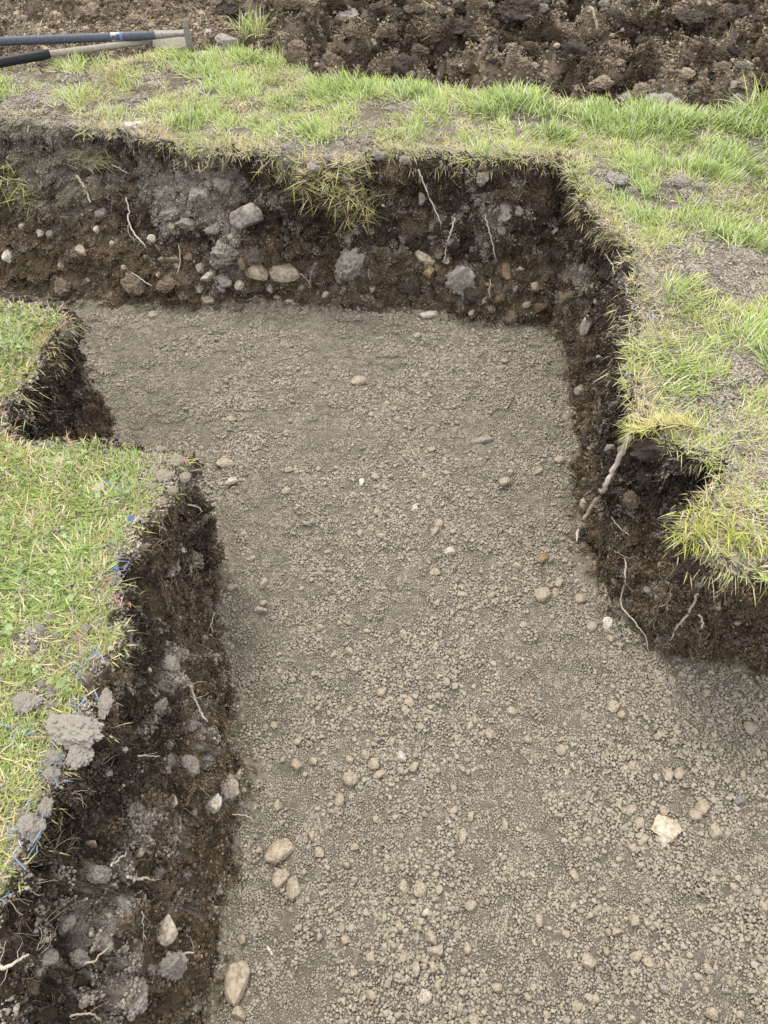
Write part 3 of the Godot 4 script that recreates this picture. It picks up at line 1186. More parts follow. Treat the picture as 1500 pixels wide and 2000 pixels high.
# the same list for soil lumps in the walls
const WALL_CLODS := [
	[690, 525, 66, 58, 0, "large grey soil lump hanging in the far wall beneath the turf flap"], [900, 550, 52, 62, 0, "grey soil lump in the far wall below the hanging roots"], [985, 420, 40, 30, 0, ""], [1010, 415, 26, 18, 0, ""], [930, 395, 22, 18, 0, ""], [1142, 528, 32, 34, 0, ""], [980, 450, 24, 16, 0, ""], [830, 390, 26, 22, 0, ""], [940, 350, 40, 26, 0, ""], [330, 410, 46, 34, 0, ""], [395, 390, 60, 44, 0, ""], [430, 360, 40, 34, 0, ""], [360, 440, 36, 26, 0, ""], [420, 450, 34, 24, 0, ""], [550, 480, 26, 22, 1, ""],
	[1245, 972, 36, 36, 2, "tan soil lump in the hollow under the overhanging turf"], [1260, 930, 40, 30, 1, ""], [1190, 540, 30, 34, 1, ""], [1225, 520, 24, 26, 1, ""], [1150, 870, 26, 18, 1, ""], [1170, 830, 24, 18, 1, ""], [367, 1500, 40, 40, 0, ""], [310, 1370, 32, 40, 0, ""], [370, 1410, 34, 34, 0, ""], [250, 1590, 20, 26, 0, ""], [262, 1580, 26, 30, 0, ""], [200, 1700, 44, 40, 0, ""], [235, 1760, 34, 26, 0, ""], [130, 1800, 40, 50, 0, ""], [150, 1880, 36, 60, 0, ""], [255, 1940, 60, 74, 0, "big grey soil lump low in the near wall"],
	[330, 1880, 50, 60, 0, ""], [310, 1700, 22, 26, 0, ""], [170, 1330, 26, 20, 2, ""], [995, 622, 36, 26, 2, ""], [660, 590, 26, 20, 2, ""], [470, 600, 26, 18, 2, ""], [260, 560, 50, 40, 2, ""], [330, 560, 40, 30, 2, ""], [120, 560, 40, 30, 2, ""], [1110, 590, 28, 34, 2, ""], [880, 480, 30, 22, 1, ""], [800, 560, 40, 24, 1, ""], [920, 580, 40, 26, 1, ""],
]

const FLOOR_STONES := [
	[1294, 1620, 68, 50, 3, 1, "cream white flat stone lying on the trench floor"], [545, 1664, 58, 46, 2, 0, "rounded stone with a pale end lying near the foot of the wall"], [468, 1920, 52, 76, 2, 0, "smooth oval brown-white cobble at the foot of the near wall"], [575, 1735, 28, 46, 6, 0, "long narrow grey stone below the rounded pale-ended stone"], [550, 1718, 34, 36, 6, 0, ""], [1184, 1221, 26, 20, 8, 1, "white stone on the floor beside the wavy root"],
	[1155, 1224, 20, 18, 6, 0, ""], [1060, 1160, 32, 30, 6, 0, ""], [1086, 1158, 16, 20, 6, 0, ""], [1092, 1136, 18, 22, 6, 0, ""], [1133, 1170, 20, 20, 6, 0, ""], [1059, 1092, 24, 20, 7, 0, "ochre stone on the floor near the long root"], [1010, 1108, 20, 18, 6, 0, ""], [878, 1082, 22, 16, 0, 1, ""], [706, 945, 12, 12, 8, 1, "tiny white pebble alone on the open trench floor"], [452, 943, 24, 16, 0, 0, "pinkish pale pebble on the floor near the wall corner"],
	[785, 1478, 18, 30, 0, 0, ""], [578, 1497, 24, 24, 6, 1, ""], [541, 1575, 18, 24, 6, 1, ""], [661, 1564, 24, 26, 6, 1, ""], [684, 1522, 28, 28, 6, 1, ""], [740, 1512, 26, 18, 6, 0, ""], [1051, 1358, 10, 26, 5, 1, "dark grey sliver lying on the trench floor"], [997, 1391, 28, 18, 6, 1, ""], [786, 1734, 28, 28, 6, 1, ""], [819, 1737, 26, 30, 6, 0, ""], [1463, 1426, 32, 26, 6, 0, ""], [1306, 1512, 22, 26, 6, 0, ""], [1326, 1510, 20, 24, 6, 0, ""],
	[1370, 1577, 28, 28, 6, 0, ""], [1357, 1592, 24, 22, 6, 0, ""], [1299, 1584, 24, 22, 6, 0, ""], [1443, 1564, 22, 18, 5, 1, "bluish grey stone on the trench floor beyond the cream stone"], [956, 1434, 18, 22, 6, 1, ""], [984, 1612, 16, 22, 6, 1, ""], [903, 1632, 18, 28, 6, 0, ""], [943, 860, 40, 14, 1, 0, ""], [440, 905, 36, 18, 6, 0, ""], [302, 622, 18, 12, 6, 0, ""], [815, 660, 14, 10, 6, 0, ""], [1145, 1880, 36, 30, 6, 1, ""], [830, 1945, 26, 26, 0, 0, ""], [470, 1980, 30, 30, 6, 0, ""],
	[510, 1195, 26, 16, 6, 0, ""], [455, 1150, 26, 14, 6, 0, ""], [700, 750, 30, 14, 6, 0, ""], [1352, 1267, 22, 14, 1, 0, "grey pebble at the foot of the brown side branch wall"], [1330, 1272, 22, 14, 4, 0, ""], [840, 620, 40, 12, 0, 0, "pale flat stone at the foot of the far wall"], [1395, 1625, 24, 30, 6, 1, ""], [1255, 1640, 20, 18, 6, 0, ""], [380, 1015, 14, 14, 6, 0, ""], [985, 945, 22, 18, 6, 0, ""], [810, 997, 14, 16, 0, 1, ""], [1090, 905, 22, 14, 6, 0, ""],
]


func shape_of(kind: int) -> ArrayMesh:
	if kind == 0:
		return stone_shapes[rng.randi() % 5]
	if kind == 1:
		return rock_shapes[rng.randi() % 5]
	return clod_shapes[rng.randi() % 5]


# further small stones: [x, y, width, height]
const SMALL_STONES := [
	[372, 505, 24, 18], [425, 567, 30, 18], [522, 562, 26, 18], [385, 562, 20, 16], [472, 518, 40, 24], [540, 582, 18, 12], [350, 526, 18, 14], [590, 562, 18, 16], [660, 545, 26, 22], [725, 560, 24, 18], [780, 590, 22, 14], [865, 505, 18, 16], [905, 500, 16, 14], [940, 590, 24, 16], [1000, 560, 26, 20], [1040, 560, 24, 18], [1030, 592, 22, 16], [700, 600, 22, 12], [280, 500, 16, 14], [120, 520, 18, 14], [60, 512, 16, 12], [170, 546, 18, 12], [240, 521, 18, 14], [310, 531, 22, 12], [45, 442, 16, 12], [330, 446, 16, 14], [385, 456, 18, 16], [450, 470, 22, 18],
	[300, 1400, 20, 20], [215, 1500, 22, 20], [330, 1562, 26, 24], [270, 1662, 20, 26], [180, 1650, 22, 20], [120, 1700, 26, 22], [345, 1642, 20, 22], [362, 1700, 24, 18], [240, 1850, 22, 26], [300, 1900, 26, 28], [160, 1952, 26, 26], [60, 1930, 28, 26], [380, 1960, 20, 24], [382, 1580, 18, 20], [330, 1450, 18, 18], [370, 1342, 20, 18], [392, 1240, 18, 20], [350, 1200, 16, 16], [340, 1022, 16, 14],
	[1160, 590, 18, 16], [1180, 640, 18, 18], [1130, 760, 18, 20], [1170, 700, 16, 18], [1160, 800, 18, 16], [1190, 872, 20, 18], [1210, 930, 20, 18], [1180, 1000, 18, 18], [1290, 1100, 20, 16], [1392, 1180, 22, 18], [1440, 1212, 20, 18], [1270, 1150, 18, 16], [1200, 1130, 18, 16],
]


func which_wall(x: float, y: float) -> String:
	if x < 480.0 and y > 850.0:
		return "the near wall under the clover lawn"
	if x > 1105.0:
		return "the side wall with the long root"
	return "the far wall"


func place_wall_stones() -> void:
	var plain := {0: "pale weathered stone bedded in the trench wall", 1: "grey stone bedded in the trench wall", 2: "tan stone bedded in the trench wall", 3: "white stone bedded in the trench wall", 4: "brown stone bedded in the trench wall", 5: "bluish grey stone bedded in the trench wall", 7: "ochre stone bedded in the trench wall"}
	var all := WALL_STONES.duplicate()
	for q in SMALL_STONES:
		all.append([q[0], q[1], q[2] * rng.randf_range(0.7, 1.2), q[3] * rng.randf_range(0.7, 1.1), [1, 1, 2, 1, 2, 1, 4][rng.randi() % 7], 1 if rng.randf() < 0.7 else 0, ""])
	for s in all:
		var h := wall_at(s[0], s[1])
		var p: Vector3 = h[0]
		var depth := project(p).z
		var to_eye := (EYE - p).normalized()
		var nrm: Vector3 = (h[1] + to_eye * 0.8).normalized()
		var w := metres(s[2], depth) * 0.55
		var t := metres(s[3], depth) * 0.55
		var o := put("stone", shape_of(s[5]), M.stone[s[4]] if s[5] < 2 else M.clod[0])
		o.transform = Transform3D(frame_of(nrm, rng.randf_range(-0.3, 0.3)) * Basis.from_scale(Vector3(w, t, minf(w, t) * 0.9)), p - nrm * minf(w, t) * (0.15 if s[6] else 0.42))
		tag(o, s[6] if s[6] else ("small " if maxf(w, t) < 0.021 else "") + plain[s[4]].replace("the trench wall", which_wall(s[0], s[1])), "stone", "stones bedded in the trench walls")
	var lumps := ["grey crumbly soil lump stuck to the trench wall", "black soil lump stuck to the trench wall", "brown soil lump stuck to the trench wall"]
	for s in WALL_CLODS:
		var h := wall_at(s[0], s[1])
		var p: Vector3 = h[0]
		var depth := project(p).z
		var nrm: Vector3 = (h[1] + (EYE - p).normalized() * 0.5).normalized()
		var w := metres(s[2], depth) * 0.52
		var t := metres(s[3], depth) * 0.52
		var o := put("soil_clod", shape_of(2), M.clod[s[4]])
		o.transform = Transform3D(frame_of(nrm, rng.randf_range(-0.6, 0.6)) * Basis.from_scale(Vector3(w, t, minf(w, t) * 0.8)), p - nrm * minf(w, t) * 0.35)
		tag(o, s[5] if s[5] else lumps[s[4]].replace("the trench wall", which_wall(s[0], s[1])), "soil clod", "soil lumps in the trench walls")


func floor_stone(x: float, z: float, w: float, l: float, t: float, kind: int, tone: int, label: String, spin: float, called := "stone") -> void:
	var o := put(called, shape_of(kind), M.stone[tone])
	o.transform = Transform3D(Basis(Vector3.UP, spin) * Basis.from_euler(Vector3(rng.randf_range(-0.2, 0.2), 0, rng.randf_range(-0.2, 0.2))) * Basis.from_scale(Vector3(w, t, l)), Vector3(x, floor_h(x, z) + 0.004 + t * 0.4, z))
	tag(o, label, called, "stones lying on the trench floor")


func floor_label(q: Vector2, r: float) -> String:
	var size := "larger grey-tan stone" if r > 0.0145 else ("grey-tan stone" if r > 0.0105 else "small grey-tan stone")
	if q.x < -0.62:
		return size + " on the floor of the branch along the far wall"
	if q.x > 0.78:
		return size + " on the floor of the side branch"
	if q.y < -2.5:
		return size + " on the floor close to the far wall"
	return size + " lying on the open trench floor"


func place_floor_stones() -> void:
	var spots := []
	for s in FLOOR_STONES:
		var p := on_level(s[0], s[1], -DEPTH)
		var depth := project(p).z
		var d := (EYE - p).normalized()
		var w := metres(s[2], depth) * 0.53
		var l := metres(s[3], depth) * 0.53 / maxf(0.5, d.y)
		var t := minf(w, l) * (0.26 if s[4] == 3 else 0.75)
		floor_stone(p.x, p.z, w, l, t, s[5], s[4], s[6] if s[6] else floor_label(Vector2(p.x, p.z), maxf(w, l)), rng.randf_range(-0.2, 0.2))
		spots.append(Vector2(p.x, p.z))
	var base := PackedVector2Array()
	for i in range(0, st_base.size(), 4):
		base.append(st_base[i] - st_in[i] * 0.05)
	var made := 0
	while made < 235:
		var px := rng.randf_range(150, 1500)
		var py := rng.randf_range(600, 2000)
		var p := on_level(px, py, -DEPTH)
		var q := Vector2(p.x, p.z)
		if not Geometry2D.is_point_in_polygon(q, base):
			continue
		var coarse := n_patch.get_noise_2d(q.x * 0.55 + 3.0, q.y * 0.55) + 0.35 * n_mid.get_noise_2d(q.x * 0.8, q.y * 0.8)
		if rng.randf() > 0.35 + coarse + 0.25 * smoothstep(-0.9, 0.3, q.x):
			continue
		var clash := false
		for o in spots:
			if q.distance_to(o) < 0.025:
				clash = true
				break
		if clash:
			continue
		spots.append(q)
		var r := 0.0085 + 0.0095 * pow(rng.randf(), 2.2)
		floor_stone(q.x, q.y, r * rng.randf_range(0.9, 1.4), r * rng.randf_range(0.8, 1.2), r * rng.randf_range(0.6, 0.9), rng.randi() % 2, 6 if rng.randf() < 0.97 else rng.randi() % 3, floor_label(q, r).replace("stone", "pebble"), rng.randf() * TAU, "pebble")
		made += 1


# [x, y, width, height, tone, shape, label]
const FAR_THINGS := [
	[446, 82, 52, 34, 1, 0, "stone", "smooth grey boulder beside the grass tuft on the dug soil"], [800, 92, 78, 84, 1, 2, "soil_clod", "large black clod of soil standing at the edge of the lawn"], [648, 112, 44, 52, 2, 2, "soil_clod", "brown sod lump leaning at the edge of the lawn"], [1015, 25, 90, 60, 1, 2, "soil_clod", "big dark clod with grass behind the lawn"], [1285, 160, 26, 26, 0, 2, "soil_clod", "grey clod amid the rubble at the lawn edge"],
	[1090, 5, 30, 20, 0, 1, "stone", "pale stone on the dug soil beside a brown root"], [1225, 185, 34, 22, 0, 2, "soil_clod", ""], [1290, 205, 80, 34, 0, 2, "soil_clod", "wide grey clod lying along the lawn edge"], [1440, 190, 28, 24, 0, 2, "soil_clod", ""], [1150, 165, 44, 24, 0, 2, "soil_clod", ""], [1005, 88, 20, 22, 0, 1, "stone", ""], [1095, 105, 22, 14, 1, 1, "stone", ""], [1430, 165, 18, 20, 1, 1, "stone", ""], [1340, 55, 70, 40, 1, 2, "soil_clod", ""], [1430, 30, 80, 40, 1, 2, "soil_clod", ""], [1270, 60, 60, 40, 1, 2, "soil_clod", ""],
	[890, 60, 60, 30, 1, 2, "soil_clod", ""], [1080, 130, 60, 30, 1, 2, "soil_clod", ""], [1170, 90, 50, 36, 1, 2, "soil_clod", ""], [1390, 130, 70, 34, 2, 2, "soil_clod", ""], [700, 100, 40, 26, 1, 2, "soil_clod", ""], [740, 130, 36, 22, 1, 2, "soil_clod", ""], [405, 65, 24, 20, 0, 1, "stone", ""], [400, 105, 60, 22, 0, 2, "soil_clod", ""], [530, 90, 40, 22, 0, 2, "soil_clod", ""], [860, 165, 30, 18, 0, 2, "soil_clod", ""], [580, 30, 50, 26, 1, 2, "soil_clod", ""], [450, 10, 60, 30, 1, 2, "soil_clod", ""], [350, 25, 40, 18, 2, 2, "soil_clod", ""],
]


func place_far_soil() -> void:
	for s in FAR_THINGS:
		var p := on_level(s[0], s[1] + s[3] * 0.3, -0.02)
		p.y = ground_h(p.x, p.z)
		var depth := project(p).z
		var w := metres(s[2], depth) * 0.5
		var t := metres(s[3], depth) * 0.5
		var o := put(s[6], shape_of(s[5]), M.stone[s[4]] if s[5] < 2 else M.clod[s[4]])
		o.transform = Transform3D(Basis(Vector3.UP, rng.randf_range(-0.4, 0.4)) * Basis.from_scale(Vector3(w, t, (w + t) * 0.5)), p + Vector3.UP * t * 0.45)
		var label: String = s[7]
		if not label:
			label = "grey stone lying on the dug soil" if s[5] < 2 else ["grey clod on the dug soil", "black clod of soil on the dug ground", "brown clod on the dug ground"][s[4]]
		tag(o, label, "stone" if s[5] < 2 else "soil clod", "clods and stones on the dug soil")
	for i in 150:
		var x := rng.randf_range(-2.3, 2.3)
		var z := far_edge(x) - 0.05 - 1.5 * pow(rng.randf(), 0.8)
		if dug(x, z) < 0.8 or (x < -0.9 and z > -4.8):
			continue
		var r := 0.018 + 0.055 * pow(rng.randf(), 2.4)
		var grey := rng.randf() < 0.25
		var tone := 0 if grey else (1 if x > -0.4 and rng.randf() < 0.65 else 2)
		var o := put("soil_clod", clod_shapes[rng.randi() % 5], M.clod[tone])
		o.transform = Transform3D(random_basis().scaled(Vector3(r * 1.2, r * 0.8, r)), Vector3(x, ground_h(x, z) + r * 0.3, z))
		tag(o, ["small grey clod strewn on the dug soil", "small black clod strewn on the dug soil", "small brown clod strewn on the dug soil"][tone], "soil clod", "small clods strewn on the dug soil")


const LAWN_THINGS := [
	[145, 1420, 128, 66, 0, 2, "large grey soil clod at the lawn edge above the near wall"], [45, 1366, 62, 40, 0, 2, "grey flat clod lying in the grass above the near wall"], [152, 1472, 56, 52, 0, 2, "grey clod hanging at the lip below the large grey clod"], [95, 1475, 50, 36, 0, 2, "grey clod beside the large grey clod on the lawn edge"], [200, 1370, 30, 60, 0, 2, "upright flake of grey soil at the lawn edge"], [92, 1340, 26, 30, 0, 2, ""], [50, 1610, 60, 56, 0, 2, "grey clod in the blue sprayed grass above the near wall"],
	[95, 1510, 36, 36, 0, 2, ""], [80, 1570, 30, 40, 0, 2, ""], [193, 950, 30, 32, 2, 0, "round tan stone lying in the clover lawn"], [192, 1100, 20, 18, 2, 0, ""], [178, 1105, 16, 16, 2, 0, ""], [75, 1225, 24, 20, 0, 2, ""], [110, 1235, 26, 22, 0, 2, ""], [145, 1245, 24, 18, 0, 2, ""], [60, 1260, 20, 16, 0, 2, ""], [95, 1205, 22, 18, 0, 2, ""], [165, 1225, 22, 20, 0, 2, ""], [75, 1330, 26, 22, 0, 2, ""], [95, 1365, 28, 24, 0, 2, ""],
	[1205, 350, 50, 32, 0, 2, "grey soil lump on the lawn by the trench corner"], [1235, 362, 26, 22, 0, 2, ""], [1185, 365, 26, 18, 0, 2, ""], [1330, 355, 30, 16, 0, 2, ""], [1370, 365, 34, 16, 0, 2, ""], [1400, 530, 18, 12, 0, 2, ""], [1440, 505, 18, 12, 0, 2, ""], [1460, 545, 16, 12, 0, 2, ""], [1380, 800, 22, 16, 0, 2, ""], [1410, 785, 18, 14, 0, 2, ""], [1450, 1020, 18, 16, 2, 0, ""], [560, 290, 26, 18, 0, 2, ""], [610, 320, 28, 20, 0, 2, ""], [640, 300, 22, 16, 0, 2, ""], [740, 290, 26, 18, 0, 2, ""], [790, 300, 22, 16, 0, 2, ""], [765, 215, 40, 10, 0, 2, ""], [612, 147, 30, 12, 0, 2, ""], [345, 895, 34, 26, 3, 2, ""], [320, 925, 40, 26, 3, 2, ""], [300, 915, 26, 22, 3, 2, ""], [360, 925, 24, 20, 3, 2, ""], [290, 945, 24, 20, 3, 2, ""], [335, 950, 24, 18, 3, 2, ""], [280, 990, 24, 16, 2, 0, ""], [310, 870, 18, 16, 3, 2, ""],
]


func place_lawn_clods() -> void:
	for s in LAWN_THINGS:
		var p := on_level(s[0], s[1], 0.02)
		p.y = lawn_h(p.x, p.z)
		var depth := project(p).z
		var d := (EYE - p).normalized()
		var w := metres(s[2], depth) * 0.44
		var l := metres(s[3], depth) * 0.44 / maxf(0.6, d.y)
		var t := minf(w, l) * 0.62
		var o := put("stone" if s[5] == 0 else "soil_clod", shape_of(s[5]), M.stone[s[4]] if s[5] == 0 else M.clod[s[4]])
		o.transform = Transform3D(Basis(Vector3.UP, rng.randf_range(-0.3, 0.3)) * Basis.from_scale(Vector3(w, t, l)), p + Vector3.UP * t * 0.5)
		var label: String = s[6]
		if not label:
			label = "small tan stone lying in the grass" if s[5] == 0 else ("small tan crumbly clod piled on the lawn corner" if s[4] == 3 else "small grey clod lying on the lawn")
		tag(o, label, "stone" if s[5] == 0 else "soil clod", "clods and stones on the lawn")


# ---------------------------------------------------------------- roots

func tube(points: PackedVector3Array, radii: PackedFloat32Array, sides: int, v: PackedVector3Array, idx: PackedInt32Array) -> void:
	var first := v.size()
	var side := Vector3.ZERO
	for i in points.size():
		var t := (points[mini(i + 1, points.size() - 1)] - points[maxi(i - 1, 0)]).normalized()
		if i == 0:
			side = t.cross(Vector3.UP if absf(t.y) < 0.9 else Vector3.RIGHT).normalized()
		side = (side - t * side.dot(t)).normalized()
		var up := t.cross(side)
		for k in sides:
			var a := TAU * k / sides
			v.append(points[i] + (side * cos(a) + up * sin(a)) * radii[i])
	for i in points.size() - 1:
		for k in sides:
			var a := first + i * sides + k
			var b := first + i * sides + (k + 1) % sides
			idx.append_array([a, a + sides, b, b, a + sides, b + sides])
	for end in [0, points.size() - 1]:
		var c := v.size()
		v.append(points[end])
		for k in sides:
			var a: int = first + end * sides + k
			var b: int = first + end * sides + (k + 1) % sides
			if end == 0:
				idx.append_array([c, a, b])
			else:
				idx.append_array([c, b, a])


func smooth_path(p: PackedVector3Array, per: int) -> PackedVector3Array:
	var out := PackedVector3Array()
	for i in p.size() - 1:
		var a := p[maxi(i - 1, 0)]
		var d := p[mini(i + 2, p.size() - 1)]
		for k in per:
			out.append(p[i].cubic_interpolate(p[i + 1], a, d, float(k) / per))
	out.append(p[-1])
	return out


# photo polyline, thickness in mm at its start and end, pale or not, label
const ROOTS := [
	[[[1229, 855], [1212, 890], [1196, 920], [1180, 955], [1160, 985], [1140, 1015], [1128, 1040], [1125, 1058]], 13.0, 8.0, 1, "long thick pale root slanting down the side wall"],
	[[[1219, 1090], [1222, 1130], [1214, 1160], [1214, 1185], [1240, 1215], [1258, 1240], [1267, 1270]], 4.0, 3.0, 1, "thin wavy pale root running down to the floor from the side branch wall"],
	[[[1362, 1158], [1352, 1185], [1330, 1215], [1318, 1230], [1310, 1250]], 5.5, 3.5, 1, "bent pale root hanging on the brown side branch wall"],
	[[[1365, 1200], [1372, 1215], [1370, 1228]], 5.0, 4.0, 1, "short pale root stub on the brown side branch wall"],
	[[[1312, 1158], [1305, 1175], [1290, 1185]], 2.5, 2.0, 1, "short thin root on the brown side branch wall"],
	[[[817, 332], [830, 365], [845, 400], [862, 438]], 5.0, 4.0, 1, "straight pale root slanting across the far wall near its top"],
	[[[888, 425], [882, 450], [872, 480], [867, 512]], 5.0, 3.5, 1, "straight root leaning in the middle of the far wall"],
	[[[948, 418], [955, 450], [963, 480], [970, 512]], 4.0, 3.0, 1, "thin straight root beside the leaning one in the far wall"],
	[[[246, 386], [252, 410], [250, 430], [262, 455], [275, 470], [285, 484]], 5.0, 5.0, 1, "forked pale root dangling in the far wall"],
	[[[250, 432], [252, 455], [265, 475]], 2.0, 1.5, 1, "fine branch beside the forked root"],
	[[[350, 480], [352, 505], [346, 535]], 4.5, 3.0, 0, "short upright root in the far wall above the stone cluster"],
	[[[258, 532], [275, 545], [297, 558]], 4.0, 3.0, 1, "short slanting root low in the far wall"],
	[[[150, 345], [165, 365], [172, 385], [178, 395]], 9.0, 5.0, 0, "stubby brown root under the loose mound in the far wall"],
	[[[218, 322], [235, 330], [250, 338]], 5.0, 3.0, 0, "brown root poking from the lip of the far wall"],
	[[[380, 332], [395, 333], [405, 322], [408, 315]], 3.5, 2.5, 1, "small curled root under the far turf"],
	[[[340, 318], [342, 335], [350, 345]], 3.0, 2.0, 1, "small hooked root under the far turf"],
	[[[365, 295], [366, 312], [362, 325]], 3.0, 2.0, 1, "fine root dangling below the far turf"],
	[[[588, 535], [602, 548], [608, 560]], 4.5, 3.0, 0, "branched grey root at the rounded cobble"],
	[[[610, 530], [605, 548], [606, 562]], 4.0, 3.0, 0, "second prong of the grey root at the rounded cobble"],
	[[[957, 545], [957, 580]], 2.5, 2.0, 1, "fine upright root among the ochre stones"],
	[[[358, 1325], [375, 1345], [384, 1375], [395, 1395], [404, 1410]], 4.5, 3.5, 1, "pale root drooping below the grey stone in the near wall"],
	[[[246, 1712], [270, 1716], [282, 1714], [302, 1720]], 4.5, 4.0, 1, "pale root lying across the middle of the near wall"],
	[[[215, 1690], [230, 1682], [244, 1665]], 3.5, 2.5, 1, "short curved root above the crossing root in the near wall"],
	[[[268, 1476], [312, 1476]], 2.5, 2.0, 1, "thin level root in the near wall"],
	[[[452, 1590], [480, 1594], [497, 1606]], 2.5, 1.5, 1, "thin root tip reaching over the trench floor"],
	[[[340, 1870], [360, 1862], [380, 1860]], 4.0, 3.0, 1, "pale root poking out beside the grey lump in the near wall"],
	[[[165, 1882], [185, 1875], [215, 1848]], 3.5, 2.5, 0, "root crossing the grey oval stone in the near wall"],
	[[[0, 1890], [20, 1885], [55, 1862]], 5.0, 3.0, 1, "pale root ending at the lowest part of the near wall"],
	[[[135, 1985], [160, 1980], [185, 1982], [200, 2000]], 3.0, 2.5, 0, "wavy root at the lowest part of the near wall"],
	[[[420, 1195], [412, 1220], [415, 1235]], 3.0, 2.0, 1, "short pale root at the edge of the near wall"],
	[[[365, 985], [385, 990], [396, 1000]], 4.0, 2.5, 1, "pale root curling from the corner of the near lawn"],
	[[[372, 1105], [374, 1120], [368, 1135]], 3.5, 2.5, 1, "curved pale root below the corner of the near lawn"],
	[[[275, 1780], [280, 1810], [282, 1835]], 2.5, 1.5, 1, "fine upright root beside the pale broken stone"],
	[[[1195, 1010], [1215, 1035], [1228, 1045]], 2.5, 2.0, 1, "fine root at the foot of the side wall"],
	[[[1200, 1075], [1225, 1090], [1240, 1086]], 2.0, 1.5, 0, "fine brown root above the wavy root"],
	[[[1180, 495], [1195, 515], [1200, 535]], 3.0, 2.0, 1, "fine root near the top of the side wall"],
]


func root_mesh(points: PackedVector3Array, a_mm: float, b_mm: float) -> ArrayMesh:
	var path := smooth_path(points, 6)
	var radii := PackedFloat32Array()
	for i in path.size():
		var t := float(i) / (path.size() - 1)
		radii.append(lerpf(a_mm, b_mm, t) * 0.00072 * rng.randf_range(0.92, 1.08) * (1.0 - 0.6 * smoothstep(0.85, 1.0, t)))
		path[i] += Vector3(rng.randfn(), rng.randfn(), rng.randfn()) * 0.0008 + 0.006 * Vector3(n_fine.get_noise_1d(path[i].y * 1.5), n_fine.get_noise_1d(path[i].x * 1.5 + 9.0), 0.0)
	var v := PackedVector3Array()
	var idx := PackedInt32Array()
	tube(path, radii, 7, v, idx)
	# thin side roots
	for k in 2 + path.size() / 10:
		var p := path[rng.randi() % path.size()]
		var d := Vector3(rng.randfn(), rng.randfn() - 0.5, rng.randfn()).normalized()
		var side := PackedVector3Array()
		var thin := PackedFloat32Array()
		var long := rng.randf_range(0.004, 0.010)
		for i in 6:
			side.append(p)
			thin.append(lerpf(minf(b_mm, 3.0) * 0.00028, 0.0003, i / 5.0))
			d = (d + Vector3(rng.randfn(), rng.randfn() - 0.15, rng.randfn()) * 0.35).normalized()
			p += d * long
		tube(side, thin, 4, v, idx)
	return mesh_of(v, normals_of(v, idx), idx)


